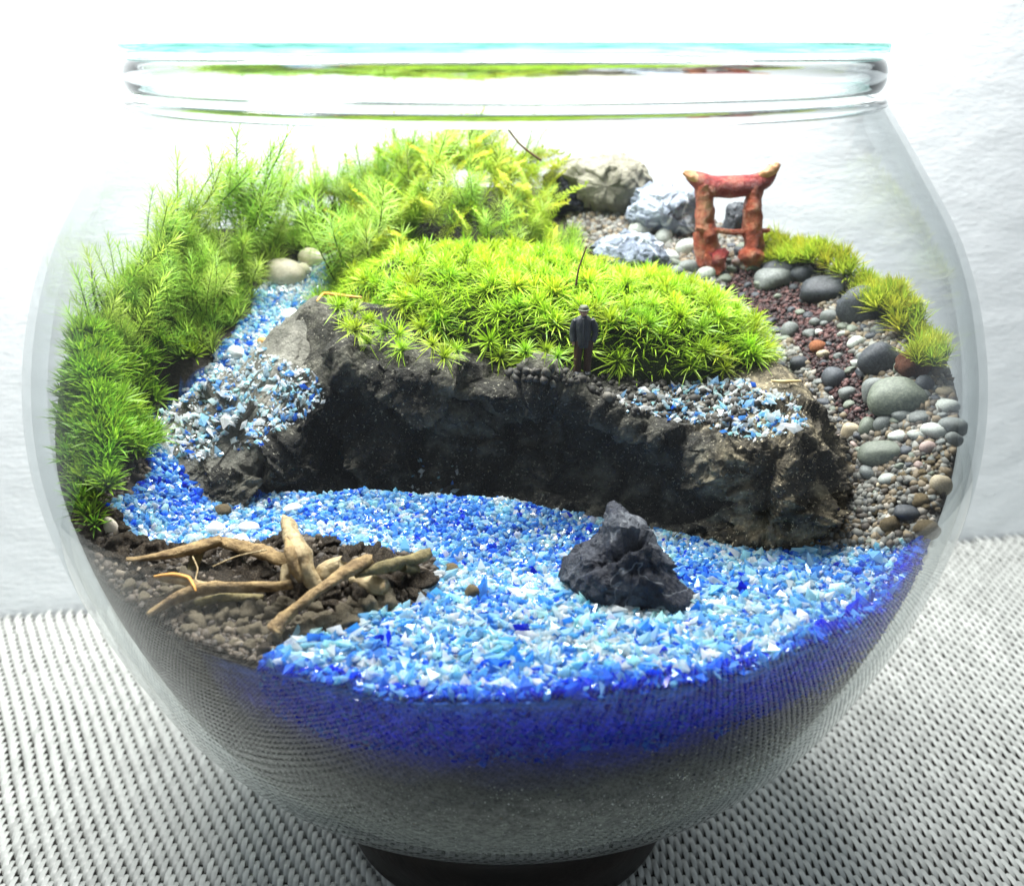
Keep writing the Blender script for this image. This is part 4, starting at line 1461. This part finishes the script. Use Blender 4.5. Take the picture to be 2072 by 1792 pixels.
# tufts hanging over the rock's dark face
for (px, py, y_) in ((980, 735, -.07), (930, 700, -.06), (870, 690, -.05), (800, 670, -.03), (1060, 705, -.07), (1100, 700, -.1), (1130, 715, -.12), (740, 640, .0), (700, 610, .05),
                     (1330, 735, -.09), (1400, 740, -.08), (1460, 735, -.06), (1250, 735, -.08), (1500, 700, -.02), (1525, 715, -.02), (1290, 700, -.06), (1210, 710, -.06),
                     (700, 650, 0), (725, 668, 0), (755, 684, 0), (785, 660, 0), (720, 625, 0), (762, 640, 0), (815, 702, 0), (850, 655, 0), (680, 618, 0), (900, 722, 0), (1010, 715, 0)):
    p_ = on_rock(px, py + 14) + np.array([0, -.012, .012])
    place_part(cushion, 'tuft', tufts[px % 8], p_, (random.uniform(-.6, .6), random.uniform(-.7, -.1), .7), random.uniform(.6, .95), base=cb)


def moss_field(name, label, poly, count, gap, meshes, part, lift, scl, tilt, seed, cat='moss', lean=(0, 0, 0), skip=None, hfun=None):
    c0 = on_ground(sum(p[0] for p in poly) / len(poly), sum(p[1] for p in poly) / len(poly))
    e = empty(name, c0, label, cat)
    r_ = random.Random(seed)
    for i, (px, py) in enumerate(scatter(poly, count, gap, seed)):
        g_ = on_ground(px, py, lift) if not hfun else hfun(px, py)
        n_ = np.array([r_.uniform(-tilt, tilt), r_.uniform(-tilt, tilt), 1.0]) + np.array(lean)
        s_ = r_.uniform(*scl)
        place_part(e, part, meshes[i % len(meshes)], g_, n_, s_, base=tuple(c0))
    return e


# --- fields defined on the bed in plan (x, y) so that hidden back parts are planted too
def plan_field(name, label, cat, cond, count, meshes, part, base_lift, scl, tilt, seed, size_fn=None, core=None, top=None):
    r_ = random.Random(seed)
    pts_ = []
    tries = 0
    mind = None
    area_pts = []
    while len(pts_) < count and tries < 60000:
        tries += 1
        x = r_.uniform(-.95, .95); y = r_.uniform(-.75, .92)
        if not cond(x, y): continue
        if int(ground_class(x, y)) == 1 or (part != 'tuft' and int(ground_class(x, y - .05)) == 1): continue
        z = float(ground(x, y)) + (base_lift(x, y) if callable(base_lift) else base_lift)
        if math.hypot(x, y) > float(rin(z)) - .012: continue
        pts_.append((x, y, z))
    c0 = np.mean(np.array(pts_), 0)
    e = empty(name, c0, label, cat)
    for i, (x, y, z) in enumerate(pts_):
        s_ = r_.uniform(*scl) * (size_fn(x, y) if size_fn else 1)
        me = meshes[i % len(meshes)]
        tpz = z + me_h[me.name] * s_
        # the plant leans inwards where the wall is close above it
        rr0 = math.hypot(x, y)
        over = rr0 + .03 - float(rin(tpz))
        inn = np.array([-x, -y, 0]) / (rr0 + 1e-6)
        n_ = np.array([r_.uniform(-tilt, tilt), r_.uniform(-tilt, tilt), 1.0]) + inn * max(0, over) / max(.03, me_h[me.name] * s_) * 1.3
        place_part(e, part, me, (x, y, z), n_, s_, base=tuple(c0))
    return e


me_h = {}


def reg(lst, h):
    for m_ in lst: me_h[m_.name] = h
    return lst


hair = reg([sprig(40 + j, M['moss_hair'], .09 + .018 * j, 84, .058, .0015, .45 + .12 * (j % 3)) for j in range(7)], .20)
fea = reg([frond(60 + j, M['moss_feather'], .13, 15, .046) for j in range(6)], .13)
left_t = reg([star_tuft(80 + j, M['moss_left'], 30, .050, .0036, .8, -.25) for j in range(5)], .05)
right_t = reg([star_tuft(90 + j, M['moss_right'], 26, .040, .0019, .8, -.1, 3) for j in range(5)], .04)
mid_t = reg([star_tuft(95 + j, M['moss_hair'], 34, .06, .0016, .85, -.15, 3) for j in range(5)], .06)


def pxof(x, y, dz=0.0):
    z = float(ground(x, y)) + dz
    return project(x, y, z)


def lower_left(x, y):
    px, py = pxof(x, y, .10)
    return bool(inside(np.array([px]), np.array([py]), [(60, 690), (60, 1000), (150, 1000), (250, 940), (285, 860), (310, 790), (400, 730), (440, 670), (395, 650), (60, 660)])[0])


plan_field('moss_patch', 'mid-green moss patch of short blunt leaves against the left glass', 'moss', lower_left, 260, left_t, 'tuft',
           lambda x, y: .045 + .045 * math.sin(x * 31 + y * 17), (.75, 1.15), .45, 3)


def upper_left(x, y):
    px, py = pxof(x, y, .05)
    return bool(inside(np.array([px]), np.array([py]), [(40, 500), (60, 690), (300, 700), (400, 680), (470, 640), (530, 590), (560, 540), (600, 480), (560, 400), (300, 400), (100, 450)])[0]) or (x < -.36 and y > .36)


plan_field('haircap_moss', 'tall feathery haircap moss clump rising at the upper left of the bowl', 'moss', upper_left, 250, hair, 'sprig',
           lambda x, y: .05 * (1 + vnoise(np.array([x * 6, y * 6, 1.]), 12)), (.7, 1.2), .55, 4, size_fn=lambda x, y: .95 + .35 * float(vnoise(np.array([x * 7, y * 7, 0.]), 9)))
plan_field('moss_bank', 'soft yellow-green moss tufts at the foot of the tall haircap moss', 'moss',
           lambda x, y: x < -.30 and -.26 < y < .42 and (x < -.64 or y > .24) and int(ground_class(x, y)) == 0 and not lower_left(x, y), 300, mid_t, 'tuft', .012, (.8, 1.25), .5, 6)


plan_field('moss_bank', 'low green moss behind the cream pebbles at the head of the blue stream', 'moss',
           lambda x, y: -.66 < x < -.26 and .40 < y < .80, 150, mid_t, 'tuft', .01, (.9, 1.5), .5, 26)


def back_mid(x, y):
    return (-.50 < x < .14) and (.40 < y < .86)


plan_field('feather_moss', 'yellow-green feather moss mound rising highest at the back centre', 'moss', back_mid, 170, fea, 'frond',
           lambda x, y: .16 * math.exp(-((x + .12) ** 2 / .05 + (y - .6) ** 2 / .05)), (.8, 1.25), .5, 7)
plan_field('haircap_moss', 'haircap moss sprigs with star-shaped tops standing out of the back centre moss', 'moss',
           lambda x, y: (-.5 < x < .06) and (.42 < y < .82), 130, hair, 'sprig', lambda x, y: .02 + .13 * math.exp(-((x + .15) ** 2 / .05)), (.6, 1.0), .6, 8)
plan_field('moss_clump', 'olive moss clump left of the pebbles behind the bright cushion', 'moss',
           lambda x, y: (.06 < x < .19) and (.38 < y < .55), 40, mid_t, 'tuft', .05, (.8, 1.1), .4, 9)


STRIP = [(1540, 455), (1560, 430), (1680, 440), (1800, 520), (1900, 620), (1965, 770), (1890, 770), (1838, 715), (1800, 650), (1745, 575), (1680, 535), (1590, 525)]


def right_strip(x, y):
    r0 = math.hypot(x, y)
    z = float(ground(x, y))
    r0 = math.hypot(x, y)
    z = float(ground(x, y))
    px, py = pxof(x, y, .02)
    wd2 = .085 + .03 * math.sin(y * 19)
    return x > .38 and y > -.30 and py < 775 and px > 1540 and r0 > float(rin(z + .03)) - wd2


plan_field('moss_strip', 'narrow strip of golden green moss along the right glass wall', 'moss', right_strip, 260, right_t, 'tuft',
           lambda x, y: .035 + .02 * math.sin(y * 22), (.9, 1.5), .5, 10)

# small single tufts
for (px, py, lb, mt, s_) in ((1262, 752, 'tiny green moss sprout on the rock shelf right of the figurine', 'moss_bright', .55),
                             (1105, 712, 'pale moss sprout hanging on the rock left of the figurine', 'moss_bright', .6)):
    p_ = on_rock(px, py)
    me = star_tuft(int(px), M[mt], 9, .055, .0024, .8, -.1)
    tag(obj('moss_sprout', me, None, p_ + np.array([0, -.01, .0]), (.3, 0, 0), (s_,) * 3), lb, 'moss')
M['dry'] = leaf_mat('dry_moss_leaf', (.03, .03, .008), (.14, .13, .03), .02, .3, .3)
p_ = P(1350, 1100, -.40)
tag(obj('moss_fan', star_tuft(3, M['dry'], 18, .055, .0015, .7, .1), None, p_, (.2, .75, 0), (.8,) * 3), 'dry olive moss fan at the foot of the long rock behind the peaked rock', 'moss')

# stalks and dead leaves
M['seta'] = simple_mat('brown_stalk', (.06, .03, .015), (.14, .07, .035), 20, .6, .2)
for ps, wd_, lb in (([(1165, 578, -.10), (1172, 540, -.09), (1187, 498, -.08)], .0024, 'dark thin moss stalk above the figurine'),
                    ([(1095, 325, .52), (1050, 290, .52), (1012, 238, .52)], .0038, 'bent brown dead stalk leaning over the back moss')):
    W = np.array([P(*q_) for q_ in ps])
    tag(obj('stalk', tube(W, [wd_, wd_ * .6], M['seta'], 'stalk', seg=6, lumps=.1)), lb, 'stalk')
M['bark'] = stone_mat('red_bark', (.07, .025, .012), (.17, .06, .03), (.28, .11, .06), 14, .9, 1, .02)
g_ = on_ground(1845, 760)
tag(obj('bark_chip', pebble_mesh(55, M['bark'], .2, 1.4, 2, .2, .2), None, g_ + np.array([0, .0, .025]), (.2, .5, .3), (.036, .03, .030)),
    'rusty bark chip under the lower tip of the right moss strip', 'bark chip')
M['straw'] = simple_mat('dry_straw', (.5, .36, .14), (.75, .6, .32), 20, .6, .2)
for q_, lb in (([(640, 612), (665, 600), (700, 603), (735, 600)], 'orange dead grass blade at the left edge of the bright cushion'),
               ([(1560, 772), (1590, 776), (1625, 775)], 'yellow straw lying on the right shoulder of the long rock')):
    W = np.array([on_rock(*a_) + np.array([0, -.004, .012]) for a_ in q_])
    tag(obj('straw', tube(W, [.002, .004, .002], M['fibre'] if 'orange' in lb else M['straw'], 'straw', seg=6, lumps=.1)), lb, 'straw')

# ------------------------------------------------------------------ red gate
M['gate'] = stone_mat('weathered_red_clay', (.10, .02, .012), (.50, .10, .045), (.78, .46, .28), 19, .4, 1, .03, spec=.5)
M['gate_dark'] = stone_mat('dark_red_clay', (.07, .012, .012), (.42, .05, .05), (.66, .30, .20), 20, .35, 1, .03, spec=.5)
M['gate_tip'] = stone_mat('orange_clay', (.35, .13, .06), (.6, .30, .15), (.7, .45, .28), 20, .5, .7, .012)
GY = float(on_ground(1478, 548)[1]) + .01
g0 = P(1478, 545, GY)
gate = empty('torii_gate', g0, 'small handmade red clay gate with two posts and an upturned top beam', 'torii gate')


def gpart(nm, ps, ws, mat, seed, lumps=.2):
    W = np.array([P(px, py, GY + dy) for px, py, dy in ps])
    rad = [pxr(w_, W[0]) for w_ in ws]
    obj(nm, tube(W - g0, rad, mat, nm, seed=seed, seg=28, lumps=lumps, res=18), gate)


gpart('post', [(1422, 372, 0), (1426, 420, 0), (1430, 465, 0), (1436, 505, 0), (1446, 548, 0)], [34, 37, 40, 46, 52], M['gate'], 3)
gpart('post', [(1528, 378, 0), (1522, 425, 0), (1523, 470, 0), (1524, 510, 0), (1522, 550, 0)], [34, 38, 43, 45, 44], M['gate'], 9)
gpart('top_beam', [(1392, 352, 0), (1412, 364, 0), (1440, 377, 0), (1480, 378, 0), (1520, 374, 0), (1548, 362, 0), (1565, 340, 0)], [16, 32, 40, 41, 38, 33, 20], M['gate_dark'], 5, .07)
gpart('beam_tip', [(1383, 349, -.006), (1398, 354, -.008), (1414, 362, -.004)], [7, 17, 22], M['gate_tip'], 6)
gpart('beam_tip', [(1574, 330, -.006), (1566, 340, -.008), (1548, 352, -.01), (1538, 360, -.006)], [12, 20, 20, 10], M['gate_tip'], 7)
gpart('tie_beam', [(1408, 461, -.022), (1445, 465, -.020), (1480, 469, -.018), (1515, 469, -.008), (1556, 466, -.008)], [11, 13, 11, 13, 9], M['gate'], 8)
gpart('post_base', [(1410, 470, .0), (1418, 505, -.005), (1425, 530, -.005), (1432, 550, 0)], [16, 26, 28, 20], M['gate'], 12, .2)
gpart('post_base', [(1440, 520, -.022), (1458, 518, -.025), (1470, 506, -.02)], [30, 30, 14], M['gate_dark'], 13, .2)
gpart('post_base', [(1498, 520, -.02), (1520, 512, -.028), (1540, 520, -.02)], [20, 34, 24], M['gate'], 14, .2)

# ------------------------------------------------------------------ figurine
M['coat'] = simple_mat('charcoal_coat', (.020, .023, .028), (.045, .05, .06), 40, .5, .2, .002)
M['trouser'] = simple_mat('brown_trousers', (.030, .012, .007), (.065, .028, .016), 40, .6, .2, .002)
M['skin'] = simple_mat('painted_skin', (.42, .24, .19), (.50, .30, .24), 30, .6, .1, .001)
M['cap'] = simple_mat('olive_cap', (.05, .058, .035), (.10, .11, .07), 40, .5, .1, .001)
f0 = P(1178, 753, -.20)
FYY = float(f0[1]) - .0
HF = 140 / 2086 * (FYY - CAM[1]) * 1.04   # height of the figure
fig = empty('figurine', (f0[0], FYY, f0[2] - .003), 'miniature standing man in a charcoal coat, brown trousers and flat cap on the rock', 'figurine')


def skin_obj(name, verts, edges, radii, mat, parent, sub=2):
    me = bpy.data.meshes.new(name)
    me.from_pydata([tuple(np.array(v) * HF) for v in verts], edges, [])
    me.materials.append(mat)
    o = obj(name, me, parent)
    md = o.modifiers.new('Skin', 'SKIN')
    md.use_smooth_shade = True
    lay = me.skin_vertices[0].data if len(me.skin_vertices) else None
    if lay is None:
        me.skin_vertices.new() if hasattr(me.skin_vertices, 'new') else None
        lay = me.skin_vertices[0].data
    for i, r0 in enumerate(radii):
        rx, ry = (r0 if isinstance(r0, tuple) else (r0, r0))
        lay[i].radius = (rx * HF, ry * HF)
        lay[i].use_root = (i == 0)
    sb = o.modifiers.new('Subdivision', 'SUBSURF'); sb.levels = sub; sb.render_levels = sub
    return o


def ring_body(name, rings, mat, parent, seg=24, fold=.0, seed=0, cap=True):
    """rings: (z, cx, cy, rx, ry) in figure heights"""
    rg = catmull(np.array(rings, float), len(rings) * 5)
    th_ = np.linspace(0, 2 * PI, seg, endpoint=False)
    V_ = np.stack([rg[:, 1, None] + rg[:, 3, None] * np.cos(th_), rg[:, 2, None] + rg[:, 4, None] * np.sin(th_), rg[:, 0, None] + 0 * th_], -1)
    if fold:
        nf_ = fbm(V_ * np.array([18, 18, 7]) + seed, 3, seed)
        cen_ = np.stack([rg[:, 1], rg[:, 2], rg[:, 0]], -1)[:, None]
        V_ = cen_ + (V_ - cen_) * (1 + fold * nf_[..., None])
    k = len(rg)
    F_ = grid_faces(k, seg, True).tolist()
    F_.append(list(range(seg))[::-1]); F_.append(list(range((k - 1) * seg, k * seg)))
    return obj(name, mesh(name, V_.reshape(-1, 3) * HF, F_, [mat], True), parent)


# body: one continuous surface (skin showing at face, neck and hand), clothes over it
skin_obj('body', [(0, 0, .50), (0, 0, .60), (0, 0, .72), (0, 0, .82), (0, -.005, .86), (0, -.014, .90), (0, -.014, .945),
                  (-.10, 0, .77), (-.145, .0, .62), (-.142, -.03, .49), (-.138, -.045, .43),
                  (.10, 0, .77), (.162, .01, .64), (.142, .0, .50), (.124, -.04, .44),
                  (-.065, 0, .47), (-.07, 0, .26), (-.068, .0, .06), (-.072, -.04, .02),
                  (.065, 0, .47), (.07, 0, .26), (.075, .0, .06), (.082, -.04, .02)],
         [(0, 1), (1, 2), (2, 3), (3, 4), (4, 5), (5, 6), (3, 7), (7, 8), (8, 9), (9, 10), (3, 11), (11, 12), (12, 13), (13, 14),
          (0, 15), (15, 16), (16, 17), (17, 18), (0, 19), (19, 20), (20, 21), (21, 22)],
         [(.08, .05), (.08, .05), (.08, .05), (.06, .04), .036, (.060, .062), (.052, .056), .03, .026, .022, .026, .03, .026, .022, .026,
          .06, .045, .035, .03, .06, .045, .035, .03], M['skin'], fig)
coat = ring_body('coat', [(.40, 0, 0, .112, .085), (.45, 0, 0, .120, .095), (.55, 0, 0, .116, .095), (.66, .003, 0, .125, .10), (.76, 0, 0, .128, .095), (.815, 0, 0, .11, .08), (.85, 0, 0, .075, .06), (.868, 0, 0, .045, .045)], M['coat'], fig, 28, .05, 4)
for sx_, ps in ((-1, [(-.112, .0, .80), (-.140, .005, .70), (-.150, 0, .60), (-.142, -.03, .48)]), (1, [(.112, .0, .80), (.158, .01, .70), (.172, .02, .60), (.135, -.02, .47)])):
    W = np.array(ps) * HF
    obj('sleeve', tube(W, [.048 * HF, .055 * HF, .050 * HF, .042 * HF], M['coat'], 'sleeve', seg=16, lumps=.06, seed=3), coat)
W = np.array([(0.0, -.095, .84), (0.0, -.105, .66), (0.0, -.10, .44)]) * HF
obj('front_panel', tube(W, [.012 * HF, .016 * HF, .014 * HF], M['coat'], 'front_panel', seg=8, lumps=.02), coat)
tr0 = ring_body('trousers', [(.02, -.07, 0, .052, .055), (.10, -.07, 0, .055, .058), (.25, -.068, 0, .060, .062), (.40, -.06, 0, .068, .075), (.50, -.055, 0, .07, .08)], M['trouser'], fig, 18, .06, 6)
obj('trouser_leg', tr0.data, tr0, (.142 * HF, .004 * HF, 0))
cp = ring_body('cap', [(.940, 0, -.012, .074, .080), (.950, 0, -.012, .086, .094), (.958, 0, -.012, .074, .080), (.985, 0, -.012, .066, .072), (1.008, 0, -.010, .048, .052), (1.015, 0, -.010, .012, .014)], M['cap'], fig, 22)
ring_body('brim', [(.940, 0, -.055, .040, .030), (.948, 0, -.058, .048, .036), (.953, 0, -.055, .040, .028)], M['cap'], cp, 18)
ring_body('nose', [(.900, 0, -.064, .007, .006), (.912, 0, -.069, .009, .010), (.928, 0, -.064, .005, .006)], M['skin'], fig, 8)
for sx_ in (-1, 1):
    ring_body('ear', [(.895, sx_ * .052, -.006, .006, .012), (.912, sx_ * .056, -.004, .009, .016), (.93, sx_ * .052, -.004, .006, .012)], M['skin'], fig, 8)
    ring_body('shoe', [(.0, sx_ * .075, -.025, .045, .075), (.02, sx_ * .075, -.025, .047, .078), (.045, sx_ * .073, -.01, .042, .055)], M['coat'], fig, 14)
